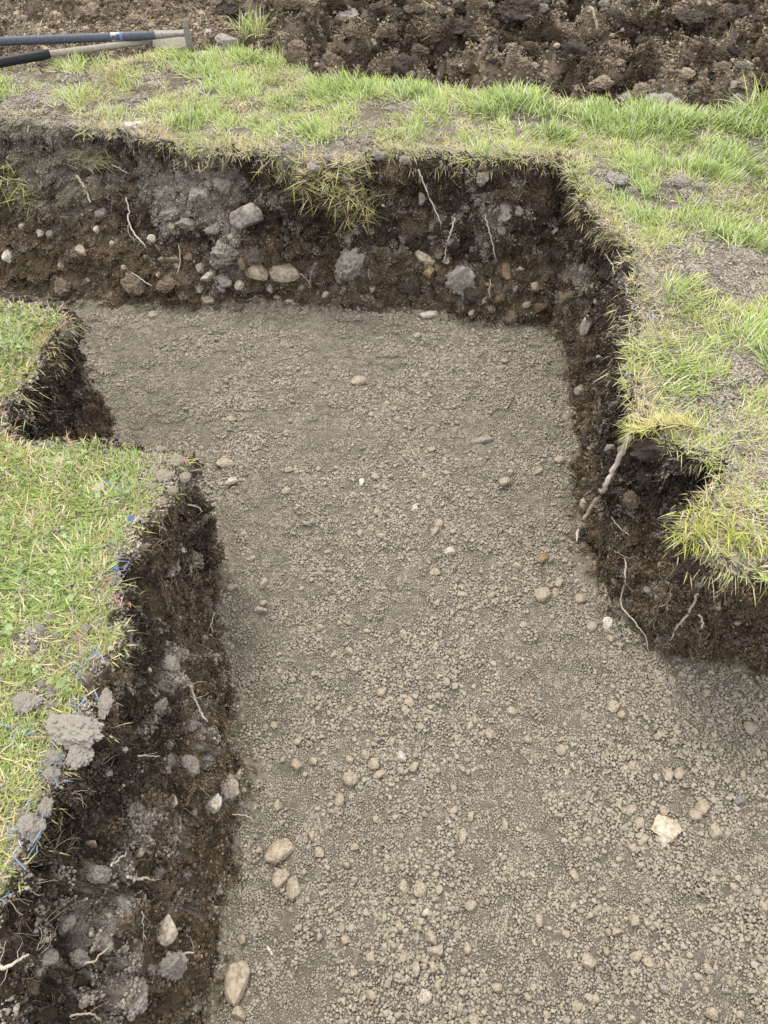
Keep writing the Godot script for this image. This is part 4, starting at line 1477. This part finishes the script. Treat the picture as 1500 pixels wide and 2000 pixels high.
func place_roots() -> void:
	for r in ROOTS:
		var pts := PackedVector3Array()
		for q in r[0]:
			var h := wall_at(q[0], q[1])
			var p: Vector3 = h[0]
			# stay on the line of sight, a little in front of the wall
			var d := ray(q[0], q[1])
			var dep := project(p).z
			pts.append(EYE + d * (dep - (0.032 if r[1] > 10.0 else 0.02)))
		# even out the depth along the root
		var org := pts.duplicate()
		for i in pts.size():
			var a := org[maxi(i - 1, 0)]
			var b := org[mini(i + 1, org.size() - 1)]
			var want := ((a + b) * 0.5 - EYE).length()
			var mine := (org[i] - EYE).length()
			pts[i] = EYE + (org[i] - EYE) * (minf(mine, lerpf(mine, want, 0.6)) / mine)
		tag(put("root", root_mesh(pts, r[1], r[2]), M.root_pale if r[3] else M.root), r[4], "root", "roots in the trench walls")
	# roots lying on the dug soil
	var lying := [
		[[[1015, 106], [1035, 107], [1055, 104], [1068, 102]], 22.0, 14.0, "thick yellowish root piece lying on the dug soil"], [[[1124, 35], [1140, 25], [1155, 12], [1163, 2]], 14.0, 10.0, "reddish brown root running up the dug soil"],
		[[[1135, 43], [1150, 55], [1170, 67]], 16.0, 10.0, "short brown root below the reddish one on the dug soil"], [[[1240, 62], [1250, 66], [1260, 77]], 12.0, 8.0, "brown bent root near the yellow grass wisp"], [[[376, 42], [384, 52], [388, 58]], 14.0, 10.0, "short pale stick on the dug soil near the tool heads"],
	]
	for r in lying:
		var pts := PackedVector3Array()
		for q in r[0]:
			var p := on_level(q[0], q[1], -0.02)
			p.y = ground_h(p.x, p.z) + 0.012
			pts.append(p)
		tag(put("root", root_mesh(pts, r[1], r[2]), M.root), r[3], "root", "roots lying on the dug soil")
	var floor_roots := [[[[520, 1850], [528, 1860], [531, 1868]], 6.0, 4.0, "short white root piece lying on the trench floor"]]
	for r in floor_roots:
		var pts := PackedVector3Array()
		for q in r[0]:
			var p := on_level(q[0], q[1], -DEPTH)
			p.y = floor_h(p.x, p.z) + 0.009
			pts.append(p)
		tag(put("root", root_mesh(pts, r[1], r[2]), M.root_pale), r[3], "root")
	# hair roots
	var shapes := []
	for k in 4:
		var v := PackedVector3Array()
		var idx := PackedInt32Array()
		for s in 3:
			var pts := PackedVector3Array()
			var rad := PackedFloat32Array()
			var p := Vector3(rng.randfn() * 0.008, 0, 0)
			var d := Vector3(rng.randfn() * 0.5, -1, rng.randf_range(0.2, 0.8)).normalized()
			for i in 7:
				pts.append(p)
				rad.append(lerpf(0.0009, 0.00035, i / 6.0))
				d = (d + Vector3(rng.randfn() * 0.35, -0.12, rng.randfn() * 0.3)).normalized()
				p += d * 0.0085
			tube(pts, rad, 4, v, idx)
		shapes.append(mesh_of(v, normals_of(v, idx), idx))
	var per := new_piles(4)
	var m := st_top.size()
	for q in 9000:
		var i := rng.randi() % m
		if st_kind[i] == 3 or st_top[i].x < -2.0 or st_top[i].x > 1.6 or st_top[i].y > 0.1:
			continue
		var j := 11 + int(70.0 * pow(rng.randf(), 1.6))
		if rng.randf() < 0.45:
			continue
		var k := i * rows + j
		var out := Vector3(-st_in[i].x, 0, -st_in[i].y)
		var x := Vector3.UP.cross(out).normalized()
		var b := Basis(x, Vector3.UP, out).rotated(out, rng.randfn() * 0.7) * Basis.from_scale(Vector3.ONE * rng.randf_range(0.4, 1.1))
		var a: Array = per[q % 4]
		a[0].append(Transform3D(b, wall_v[k] - out * 0.002))
		a[1].append(vc(mixc(Color(0.13, 0.10, 0.07), Color(0.42, 0.37, 0.29), pow(rng.randf(), 1.5))))
	loose("hair_roots", "fine hair roots hanging from the soil of the trench walls", "hair roots", 4, per, M.rootlet, shapes)


# ---------------------------------------------------------------- tools

func rod(points: PackedVector3Array, radii: PackedFloat32Array) -> ArrayMesh:
	var v := PackedVector3Array()
	var idx := PackedInt32Array()
	tube(points, radii, 20, v, idx)
	return mesh_of(v, normals_of(v, idx), idx)


func along(a: Vector3, b: Vector3, t0: float, t1: float, r0: float, r1: float, steps := 6) -> ArrayMesh:
	var p := PackedVector3Array()
	var r := PackedFloat32Array()
	for i in steps + 1:
		var t := lerpf(t0, t1, float(i) / steps)
		p.append(a.lerp(b, t))
		var e := minf(float(i), float(steps - i))
		r.append(lerpf(r0, r1, float(i) / steps) * (0.9 if e == 0.0 else 1.0))
	return rod(p, r)


func slab(size: Vector3, bend: float) -> ArrayMesh:
	# a plate with bevelled rim, curved along its width
	var v := PackedVector3Array()
	var idx := PackedInt32Array()
	var nx := 8
	var ny := 6
	for side in 2:
		for j in ny + 1:
			for i in nx + 1:
				var u := float(i) / nx * 2.0 - 1.0
				var w := float(j) / ny * 2.0 - 1.0
				var rim := 0.4 if (i == 0 or i == nx or j == 0 or j == ny) else 1.0
				v.append(Vector3(u * size.x * 0.5, w * size.y * 0.5 * (1.0 - 0.12 * u * u), (size.z * 0.5 * rim) * (1.0 if side == 0 else -1.0) + bend * u * u))
	var n := (nx + 1) * (ny + 1)
	for j in ny:
		for i in nx:
			var a := j * (nx + 1) + i
			idx.append_array([a, a + nx + 1, a + 1, a + 1, a + nx + 1, a + nx + 2])
			var b := a + n
			idx.append_array([b, b + 1, b + nx + 1, b + 1, b + nx + 2, b + nx + 1])
	for i in nx:
		for q in [[i, 1], [ny * (nx + 1) + i, 0]]:
			var a: int = q[0]
			idx.append_array([a, a + 1, a + n, a + 1, a + 1 + n, a + n] if q[1] else [a, a + n, a + 1, a + 1, a + n, a + 1 + n])
	for j in ny:
		for q in [[j * (nx + 1), 0], [j * (nx + 1) + nx, 1]]:
			var a: int = q[0]
			var b: int = a + nx + 1
			idx.append_array([a, b, a + n, b, b + n, a + n] if q[1] else [a, a + n, b, b, a + n, b + n])
	return mesh_of(v, normals_of(v, idx), idx)


func place_tools() -> void:
	# the upper tool: blue-grey shaft, tapering steel socket, upright flat head
	var a := on_level(0, 81, 0.055)
	var b := on_level(303, 69, 0.07)
	var c := on_level(362, 66, 0.075)
	a = a + (a - b) * 0.55
	var t := thing("digging_hoe", "long tool with blue-grey shaft, steel socket and upright flat head on the lawn edge", "garden tool", (a + c) * 0.5)
	var o := t.position
	var at := func(x: float, y: float, h: float) -> Vector3: return on_level(x, y, h) - o
	put("shaft", along(a - o, b - o, 0.0, 1.0, 0.0205, 0.0205, 24), M.blue_grip, t)
	var s0: Vector3 = at.call(213, 72.5, 0.0655)
	var s1: Vector3 = at.call(246, 71.2, 0.067)
	put("sticker", along(s0, s1, 0.0, 1.0, 0.0211, 0.0211, 6), M.sticker, t)
	put("sticker_stripe", along(s0, s1, 0.62, 0.9, 0.0214, 0.0214, 4), M.sticker_blue, t)
	put("worn_band", along(at.call(192, 73.3, 0.064), at.call(209, 72.6, 0.065), 0.0, 1.0, 0.0209, 0.0209, 4), M.worn, t)
	put("socket", along(b - o, c - o, -0.02, 1.0, 0.0185, 0.0090, 12), M.steel, t)
	var head := put("blade", slab(Vector3(0.085, 0.12, 0.005), 0.006), M.steel, t)
	head.transform = Transform3D(Basis(Vector3.UP, deg_to_rad(84)) * Basis(Vector3(0, 0, 1), deg_to_rad(-4)), c - o + Vector3(0.008, -0.006, 0.02))
	put("collar", along(c - o + Vector3(-0.03, -0.003, 0.0), c - o + Vector3(0.008, 0, 0), 0.0, 1.0, 0.0115, 0.0125, 4), M.steel, t)
	# the lower tool: black grip, pale dirty shaft, spade blade lying in the grass
	var d := on_level(0, 122, 0.05)
	var e := on_level(97, 105, 0.05)
	var f := on_level(298, 80, 0.03)
	d = d + (d - e) * 0.7
	t = thing("spade", "spade with black grip and dirty pale shaft half hidden in the grass", "garden tool", (d + f) * 0.5)
	o = t.position
	put("grip", along(d - o, e - o, 0.0, 1.0, 0.0225, 0.0225, 16), M.black_grip, t)
	put("shaft", along(e - o, f - o, -0.03, 1.0, 0.0145, 0.0155, 24), M.dull_steel, t)
	var bl := put("blade", slab(Vector3(0.18, 0.13, 0.006), 0.012), M.dull_steel, t)
	bl.transform = Transform3D(Basis(Vector3.UP, deg_to_rad(4)) * Basis(Vector3(1, 0, 0), deg_to_rad(-68)), f - o + Vector3(0.095, 0.002, -0.01))


# ---------------------------------------------------------------- grass

func blade(v: PackedVector3Array, n: PackedVector3Array, c: PackedColorArray, idx: PackedInt32Array, root: Vector3, az: float, lean: float, curl: float, length: float, width: float, tint: Color, foot: Color) -> void:
	var segs := 4
	var p := root
	var dir := Vector3(cos(az), 0, sin(az))
	var side := Vector3(-sin(az), 0, cos(az))
	var twist := rng.randf_range(-0.5, 0.5)
	var first := v.size()
	var ang := lean
	for i in segs + 1:
		var t := float(i) / segs
		var w := width * 0.5 * (0.75 + 0.5 * t if t < 0.4 else 0.95 * (1.0 - pow((t - 0.4) / 0.6, 1.6)) + 0.02)
		var fwd := (Vector3.UP * cos(ang) + dir * sin(ang)).normalized()
		var s := side.rotated(fwd, twist * (0.5 + t))
		var nn := s.cross(fwd).normalized()
		if nn.y < 0.0:
			nn = -nn
		v.append(p - s * w)
		v.append(p + s * w)
		n.append(nn)
		n.append(nn)
		var col := mixc(foot, tint, t * 1.8)
		c.append(vc(col))
		c.append(vc(col))
		p += fwd * (length / segs)
		ang += curl / segs
	for i in segs:
		var a := first + i * 2
		idx.append_array([a, a + 2, a + 1, a + 1, a + 2, a + 3])


func tuft(count: int, spread: float, lean0: float, lean1: float, l0: float, l1: float, w0: float, w1: float, curl: float, dry: float, biased: bool, dusty := 0.0) -> ArrayMesh:
	var v := PackedVector3Array()
	var n := PackedVector3Array()
	var c := PackedColorArray()
	var idx := PackedInt32Array()
	for i in count:
		var az := rng.randfn() * 0.7 if biased else rng.randf() * TAU
		var r := spread * sqrt(rng.randf())
		var a := rng.randf() * TAU
		var g := mixc(Color(0.19, 0.28, 0.060), Color(0.47, 0.52, 0.18), rng.randf())
		var straw := mixc(Color(0.48, 0.41, 0.24), Color(0.68, 0.60, 0.41), rng.randf())
		if rng.randf() < dusty:
			g = mixc(Color(0.16, 0.24, 0.050), Color(0.34, 0.42, 0.15), rng.randf())
		var tint := straw if rng.randf() < dry else g
		var foot := mixc(tint, Color(0.38, 0.36, 0.20), 0.55)
		blade(v, n, c, idx, Vector3(cos(a) * r, -0.003, sin(a) * r), az, rng.randf_range(lean0, lean1), curl * rng.randf_range(0.3, 1.2), rng.randf_range(l0, l1), rng.randf_range(w0, w1), tint, foot)
	return mesh_of(v, n, idx, c)


func grow_grass() -> void:
	var shapes := []
	# 0-2 upright green, 3-5 leaning green, 6-8 mixed low, 9-11 straw
	for k in 3:
		shapes.append(tuft(14, 0.020, 0.10, 0.95, 0.035, 0.068, 0.0021, 0.0035, 0.9, 0.2, false))
	for k in 3:
		shapes.append(tuft(13, 0.022, 0.6, 1.35, 0.035, 0.078, 0.0021, 0.0036, 0.5, 0.28, true))
	for k in 3:
		shapes.append(tuft(16, 0.026, 0.7, 1.5, 0.025, 0.055, 0.0018, 0.0032, 0.3, 0.42, false))
	for k in 3:
		shapes.append(tuft(20, 0.028, 1.0, 1.58, 0.025, 0.065, 0.0013, 0.0024, 0.1, 0.93, false))
	# 12-14 clipped broad blades of the near lawn
	for k in 3:
		shapes.append(tuft(13, 0.020, 0.75, 1.5, 0.022, 0.058, 0.0026, 0.0050, 0.3, 0.13, false, 0.8))
	var per := new_piles(15)
	var step := 0.0178
	var again := false
	var x := -2.5
	while x < 2.5:
		var z := -4.7
		while z < 0.05:
			var px := x + rng.randf_range(-0.5, 0.5) * step
			var pz := z + rng.randf_range(-0.5, 0.5) * step
			z += step
			var e := edge_dist(px, pz)
			if e < (0.02 + 0.03 * n_mid.get_noise_2d(px * 2.0, pz * 2.0) if px < -0.4 and pz > -2.2 else -0.005):
				continue
			if px < -0.4 and pz > -2.2 and not again:
				again = true
				z -= step
			else:
				again = false
			var s := project(Vector3(px, 0.03, pz))
			if s.z < 0.2 or s.x < -750 or s.x > 2250 or s.y > 3000 or s.y < -100:
				continue
			var dg := dug(px, pz)
			if dg > 0.5:
				continue
			var b := bareness(px, pz)
			var pat := n_patch.get_noise_2d(px * 0.9, pz * 0.9)
			var thick := 0.72 + 1.3 * pat + 0.3 * n_fine.get_noise_2d(px, pz) - 1.05 * b
			var near_left := px < -0.4 and pz > -2.2
			if near_left:
				thick += 0.65
			var lush := 0.2 + 1.5 * n_patch.get_noise_2d(px * 0.7 + 40.0, pz * 0.7) + 0.5 * n_mid.get_noise_2d(px * 1.2, pz * 1.2)
			var to_far := pz - far_edge(px)
			lush += 0.5 * smoothstep(0.60, 0.2, to_far) + 0.35 * smoothstep(0.2, 1.4, px) * smoothstep(-2.4, -3.0, pz)
			if e < 0.10:
				lush -= 0.55
				thick += 0.15
			if pz < -3.1 and px < -0.9:
				lush -= 0.35
				thick -= 0.15
			if rng.randf() > thick:
				continue
			var kind := 6
			if lush > 0.75:
				kind = 0 if rng.randf() < 0.5 else 3
			elif lush > 0.3:
				kind = 3 if rng.randf() < 0.55 else 6
			elif lush > -0.1:
				kind = 6 if rng.randf() < 0.6 else (9 if rng.randf() < 0.5 else 3)
			else:
				kind = 9 if rng.randf() < 0.55 else 6
			if near_left:
				kind = 12 if rng.randf() < 0.7 else (6 if rng.randf() < 0.6 else 9)
			var turn := 3.0 * n_big.get_noise_2d(px * 0.6 + 7.0, pz * 0.6) + rng.randfn() * 0.5 + (0.5 if px > 0.6 else 2.2)
			var sc := rng.randf_range(0.75, 1.2) * (0.85 + 0.35 * clampf(lush, 0.0, 1.2))
			if near_left:
				sc *= 0.9
			if to_far < 0.42:
				sc *= 1.15
			var basis := Basis(Vector3.UP, turn)
			if e < 0.035:
				# over the lip: lean out towards the trench
				var gx := edge_dist(px + 0.03, pz) - edge_dist(px - 0.03, pz)
				var gz := edge_dist(px, pz + 0.03) - edge_dist(px, pz - 0.03)
				var out := -Vector3(gx, 0, gz).normalized()
				if out.length() > 0.5:
					basis = Basis(Vector3.UP.cross(out).normalized(), rng.randf_range(0.0, 0.9)) * Basis(Vector3.UP, atan2(-out.z, out.x) + rng.randfn() * 1.3)
			var tone := rng.randf_range(0.8, 1.15)
			var warm := clampf(0.5 - 0.6 * lush, 0.0, 1.0)
			var col := Color(tone * (0.92 + 0.22 * warm), tone, tone * (0.95 + 0.05 * warm))
			var a: Array = per[kind + rng.randi() % 3]
			a[0].append(Transform3D(basis.scaled_local(Vector3.ONE * sc), Vector3(px, lawn_h(px, pz) - 0.002 - 0.25 * pow(maxf(0.0, 0.045 - e), 1.4), pz)))
			a[1].append(col)
		x += step
	loose("grass", "worn yellow-green lawn grass growing round the trench", "grass", 15, per, M.blade, shapes)
	hang_turf()


# one blade that leans out and droops, rooted at p
func drooping(v: PackedVector3Array, n: PackedVector3Array, c: PackedColorArray, idx: PackedInt32Array, p: Vector3, out: Vector3, lean0: float, lean1: float, l0: float, l1: float, dry: float) -> void:
	var g := mixc(Color(0.20, 0.265, 0.040), Color(0.50, 0.50, 0.125), rng.randf())
	var straw := mixc(Color(0.36, 0.29, 0.15), Color(0.66, 0.56, 0.33), rng.randf())
	var tint := straw if rng.randf() < dry else g
	blade(v, n, c, idx, p, atan2(out.z, out.x) + rng.randfn() * 0.55, rng.randf_range(lean0, lean1), rng.randf_range(0.1, 0.6), rng.randf_range(l0, l1), rng.randf_range(0.0016, 0.0032), tint, mixc(tint, Color(0.30, 0.24, 0.13), 0.4))


func hang_turf() -> void:
	var v := PackedVector3Array()
	var n := PackedVector3Array()
	var c := PackedColorArray()
	var idx := PackedInt32Array()
	# fringe of straw and torn roots along every lip in view
	for i in st_top.size():
		if st_kind[i] == 3 or st_top[i].x < -2.1 or st_top[i].x > 2.2 or st_top[i].y > 0.1:
			continue
		var out := Vector3(-st_in[i].x, 0, -st_in[i].y)
		var shaggy := 0.5 + 1.4 * n_mid.get_noise_2d(st_top[i].x * 0.8, st_top[i].y * 0.8)
		shaggy = clampf(shaggy + 0.8 * n_fine.get_noise_2d(st_top[i].x * 0.5, st_top[i].y * 0.5), 0.0, 1.0)
		if st_kind[i] == 4:
			shaggy *= 0.10
		elif st_kind[i] == 0 and st_top[i].x < -0.95:
			shaggy *= 0.25
		elif st_kind[i] >= 5:
			shaggy *= 0.5
		for k in 6:
			if rng.randf() > shaggy:
				continue
			var p := wall_v[i * rows + rng.randi_range(8, 16)]
			drooping(v, n, c, idx, p, (out + Vector3(rng.randfn(), 0, rng.randfn()) * 0.5).normalized(), 1.8, 2.9, 0.02, 0.075 * rng.randf_range(0.4, 1.0) + 0.01, 0.9)
		if rng.randf() < shaggy * 1.5:
			drooping(v, n, c, idx, wall_v[i * rows + rng.randi_range(6, 10)], (out + Vector3(rng.randfn(), 0, rng.randfn())).normalized(), 0.5, 1.6, 0.02, 0.06, 0.5)
	# shaggier places: [photo place, photo radius, blades, dryness]
	var flap := [[590, 330, 80, 700, 0.62], [640, 355, 70, 900, 0.75], [690, 395, 50, 800, 0.82], [705, 425, 32, 360, 0.82], [15, 340, 34, 240, 0.2], [30, 385, 34, 260, 0.2], [58, 425, 28, 170, 0.25], [190, 308, 26, 130, 0.45], [165, 318, 24, 80, 0.7]]
	for f in flap:
		for i in int(f[3]):
			var a := rng.randf() * TAU
			var r: float = f[2] * sqrt(rng.randf())
			var h := wall_at(f[0] + cos(a) * r, f[1] + sin(a) * r * 0.7)
			var p: Vector3 = h[0]
			if p.y < -0.26:
				continue
			var out: Vector3 = (h[1] * Vector3(1, 0, 1)).normalized()
			drooping(v, n, c, idx, p - out * 0.004, (out + Vector3(rng.randfn(), 0, rng.randfn()) * 0.6).normalized(), 1.1, 2.5, 0.05, 0.12, f[4])
	for f in [[1150, 345, 30, 60, 0.4], [1190, 420, 30, 90, 0.7], [1235, 690, 26, 140, 0.7], [1230, 750, 30, 160, 0.7], [350, 292, 40, 160, 0.85], [430, 290, 40, 140, 0.8], [1020, 325, 50, 120, 0.85], [870, 325, 50, 90, 0.85], [270, 1160, 24, 80, 0.3], [130, 640, 16, 50, 0.6], [60, 740, 22, 60, 0.7]]:
		for i in int(f[3]):
			var a := rng.randf() * TAU
			var r: float = f[2] * sqrt(rng.randf())
			var h := wall_at(f[0] + cos(a) * r, f[1] + sin(a) * r)
			var p: Vector3 = h[0]
			if p.y < -0.14:
				continue
			var out: Vector3 = (h[1] * Vector3(1, 0, 1)).normalized()
			drooping(v, n, c, idx, p, out, 1.0, 2.3, 0.04, 0.10, f[4])
	tag(put("hanging_grass", mesh_of(v, n, idx, c), M.blade), "straw and torn grass roots hanging along the trench edges", "grass", "", "stuff")
	# torn sods hanging over the edge: [place, width, height, thickness m, blades, dryness, length, label]
	for f in [
		[1295, 835, 0.20, 0.12, 0.10, 560, 0.6, 0.07, "matted straw turf overhanging the hollow in the side wall"],
		[1405, 1050, 0.24, 0.14, 0.10, 420, 0.2, 0.075, "slumped turf with green blades at the corner of the side branch"],
	]:
		var h := wall_at(f[0], f[1])
		var p: Vector3 = h[0]
		var to_eye := (EYE - p).normalized()
		var out: Vector3 = ((h[1] * Vector3(1, 0, 1)).normalized() + to_eye * Vector3(1, 0, 1) * 0.5).normalized()
		var fr := frame_of((out + Vector3.UP * 0.8).normalized(), rng.randf_range(-0.15, 0.15))
		var t := thing("turf_sod", f[8], "turf", p, "torn turf hanging over the trench edges")
		var soil := put("soil", clod_shapes[rng.randi() % 5], M.clod[1], t)
		soil.transform = Transform3D(fr * Basis.from_scale(Vector3(f[2] * 0.42, f[3] * 0.42, f[4] * 0.40)), -out * 0.035 - Vector3.UP * 0.045)
		v = PackedVector3Array()
		n = PackedVector3Array()
		c = PackedColorArray()
		idx = PackedInt32Array()
		for i in int(f[5]):
			var a := rng.randf() * TAU
			var r := sqrt(rng.randf())
			var q := Vector3(cos(a) * r * f[2] * 0.5, sin(a) * r * f[3] * 0.5, f[4] * 0.36 * sqrt(1.0 - r * r * 0.95))
			drooping(v, n, c, idx, fr * q - out * 0.02, (out + Vector3(rng.randfn(), 0, rng.randfn()) * 1.1).normalized(), 0.9, 2.4, f[7] * 0.3, f[7], f[6])
		var g := put("grass", mesh_of(v, n, idx, c), M.blade, t)
		g.set_meta("kind", "stuff")


func clump(called: String, label: String, px: float, py: float, count: int, spread: float, l0: float, l1: float, dry: float) -> void:
	var p := on_level(px, py, 0.0)
	p.y = ground_h(p.x, p.z)
	var o := put(called, tuft(count, spread, 0.05, 1.1, l0, l1, 0.003, 0.005, 0.9, dry, false), M.blade)
	o.position = p
	tag(o, label, "grass tuft", "grass tufts on the dug soil")


func leaf_disc(r: float, parts: int) -> ArrayMesh:
	# clover-like: rounded leaflets round a centre, slightly cupped, on a thin stalk
	var v := PackedVector3Array()
	var n := PackedVector3Array()
	var idx := PackedInt32Array()
	for k in parts:
		var az := TAU * k / parts + rng.randf_range(-0.15, 0.15)
		var d := Vector3(cos(az), 0, sin(az))
		var s := Vector3(-sin(az), 0, cos(az))
		var first := v.size()
		v.append(Vector3.UP * 0.001)
		n.append(Vector3.UP)
		for i in 9:
			var a := PI * i / 8.0 - PI * 0.5
			var q := d * (r * 0.55 + r * 0.5 * cos(a) * (0.9 if absf(a) < 0.2 else 1.0)) + s * (r * 0.5 * sin(a))
			q.y = r * 0.25 * (q.length() / r) * (q.length() / r) + absf(sin(a)) * r * 0.10
			v.append(q)
			n.append((Vector3.UP - d * 0.2).normalized())
		for i in 8:
			idx.append_array([first, first + 1 + i, first + 2 + i])
	return mesh_of(v, n, idx)


func grow_extras() -> void:
	clump("grass_tuft", "thick grass tuft standing on the dug soil beside the boulder", 492, 62, 150, 0.085, 0.08, 0.17, 0.25)
	clump("grass_tuft", "low grass tuft at the foot of the thick tuft", 530, 78, 60, 0.06, 0.05, 0.10, 0.3)
	clump("grass_tuft", "small green tuft growing on the big dark clod", 950, 14, 40, 0.05, 0.06, 0.12, 0.15)
	clump("grass_tuft", "yellow wisp of grass on the dark soil near a bent root", 1256, 98, 34, 0.05, 0.05, 0.10, 0.5)
	clump("grass_tuft", "thin yellow-green wisp of grass beside the dark clods", 1340, 88, 30, 0.05, 0.05, 0.10, 0.5)
	clump("grass_tuft", "matted dry straw tuft at the rear of the dug soil", 1460, 36, 70, 0.08, 0.07, 0.13, 0.9)
	clump("grass_tuft", "tall green grass clump where the lawn meets the dug soil", 1495, 225, 150, 0.10, 0.12, 0.22, 0.05)
	clump("grass_tuft", "few green blades sticking up between clods", 1310, 65, 12, 0.02, 0.05, 0.09, 0.2)
	# torn grass and straw strewn over the dug soil
	var bv := PackedVector3Array()
	var bn := PackedVector3Array()
	var bc := PackedColorArray()
	var bi := PackedInt32Array()
	for i in 1500:
		var x := rng.randf_range(-2.4, 2.4)
		var z := far_edge(x) + 0.1 - 1.6 * rng.randf()
		if dug(x, z) < 0.6 or n_patch.get_noise_2d(x * 1.2 + 3.0, z * 1.2) < 0.0:
			continue
		drooping(bv, bn, bc, bi, Vector3(x, ground_h(x, z) + 0.012, z), Vector3(rng.randfn(), 0, rng.randfn()).normalized(), 0.9, 1.5, 0.03, 0.09, 0.75)
	tag(put("strewn_straw", mesh_of(bv, bn, bi, bc), M.blade), "bits of straw and torn grass strewn over the dug soil", "straw", "", "stuff")
	# clover and small broad leaves
	var shapes := [leaf_disc(0.008, 3), leaf_disc(0.007, 3), leaf_disc(0.009, 4), leaf_disc(0.006, 3)]
	var per := new_piles(4)
	for q in 3600:
		var x := rng.randf_range(-1.5, -0.5)
		var z := rng.randf_range(-2.15, -0.1)
		var e := edge_dist(x, z)
		if e < 0.03 or n_patch.get_noise_2d(x * 1.5 + 12.0, z * 1.5) < -0.02 + rng.randf() * 0.25 or bareness(x, z) > 0.4:
			continue
		var a: Array = per[q % 4]
		var b := Basis.from_euler(Vector3(rng.randfn() * 0.35, rng.randf() * TAU, rng.randfn() * 0.35)).scaled_local(Vector3.ONE * rng.randf_range(0.6, 1.25))
		a[0].append(Transform3D(b, Vector3(x, lawn_h(x, z) + rng.randf_range(0.012, 0.038), z)))
		var t := rng.randf_range(0.75, 1.2)
		a[1].append(vc(mixc(Color(0.15 * t, 0.225 * t, 0.07 * t), Color(0.33 * t, 0.39 * t, 0.22 * t), rng.randf())))
	loose("clover", "small clover and broad leaves growing through the near lawn", "clover", 4, per, M.blade, shapes)
	for q in [[234, 1116, "blue sprayed leaf standing at the lawn edge"], [256, 1022, "small blue sprayed leaf near the lawn corner"]]:
		var lp := on_level(q[0], q[1], 0.035)
		lp.y = lawn_h(lp.x, lp.z) + 0.03
		var lf := put("painted_leaf", leaf_disc(0.016, 1), M.blue_leaf)
		lf.transform = Transform3D(Basis.from_euler(Vector3(0.5, rng.randf() * TAU, 0.2)), lp)
		tag(lf, q[2], "leaf", "blue sprayed leaves")
	# sprayed marking paint on blades
	for pass_ in 2:
		var tint := Color(0.15, 0.22, 0.38) if pass_ == 0 else Color(0.42, 0.17, 0.14)
		var spots := [[255, 1022, 8, 4], [232, 1118, 10, 6], [225, 1090, 10, 3], [178, 1275, 12, 7], [160, 1310, 22, 9], [150, 1380, 14, 6], [30, 1420, 18, 10], [110, 1500, 24, 9], [55, 1600, 34, 9], [40, 1640, 26, 9], [45, 1690, 20, 8], [15, 1740, 16, 4], [225, 950, 10, 2], [240, 975, 20, 3], [1268, 585, 14, 9], [1278, 615, 18, 9], [1262, 640, 16, 6], [1220, 440, 8, 3], [1160, 320, 14, 5], [1485, 1025, 14, 6], [1400, 1090, 30, 3], [375, 935, 8, 4], [385, 900, 8, 3]] if pass_ == 0 else [[105, 640, 14, 8], [90, 668, 14, 8], [130, 625, 8, 5], [20, 818, 24, 10], [140, 855, 8, 4], [235, 1175, 16, 7], [250, 1190, 18, 7], [215, 1135, 12, 3], [372, 892, 10, 6], [378, 915, 8, 5], [300, 985, 16, 3], [208, 1020, 18, 4], [150, 1250, 20, 3], [100, 1660, 16, 3]]
		var v := PackedVector3Array()
		var n := PackedVector3Array()
		var c := PackedColorArray()
		var idx := PackedInt32Array()
		for s in spots:
			for i in int(s[3] * 0.75 + 0.5):
				var p := on_level(s[0] + rng.randfn() * s[2] * 0.6, s[1] + rng.randfn() * s[2] * 0.6, 0.03)
				if edge_dist(p.x, p.z) < -0.02:
					continue
				p.y = lawn_h(p.x, p.z) + 0.012
				var t := lum(tint, rng.randf_range(0.7, 1.3))
				blade(v, n, c, idx, p, rng.randf() * TAU, rng.randf_range(0.6, 1.4), 0.4, rng.randf_range(0.02, 0.045), rng.randf_range(0.0018, 0.0032), t, mixc(t, Color(0.3, 0.3, 0.15), 0.5))
		var o := put("blue_sprayed_grass" if pass_ == 0 else "red_sprayed_grass", mesh_of(v, n, idx, c), M.blade)
		tag(o, ("blue" if pass_ == 0 else "red") + " marking paint sprayed on grass blades along the trench edge", "painted grass", "", "stuff")
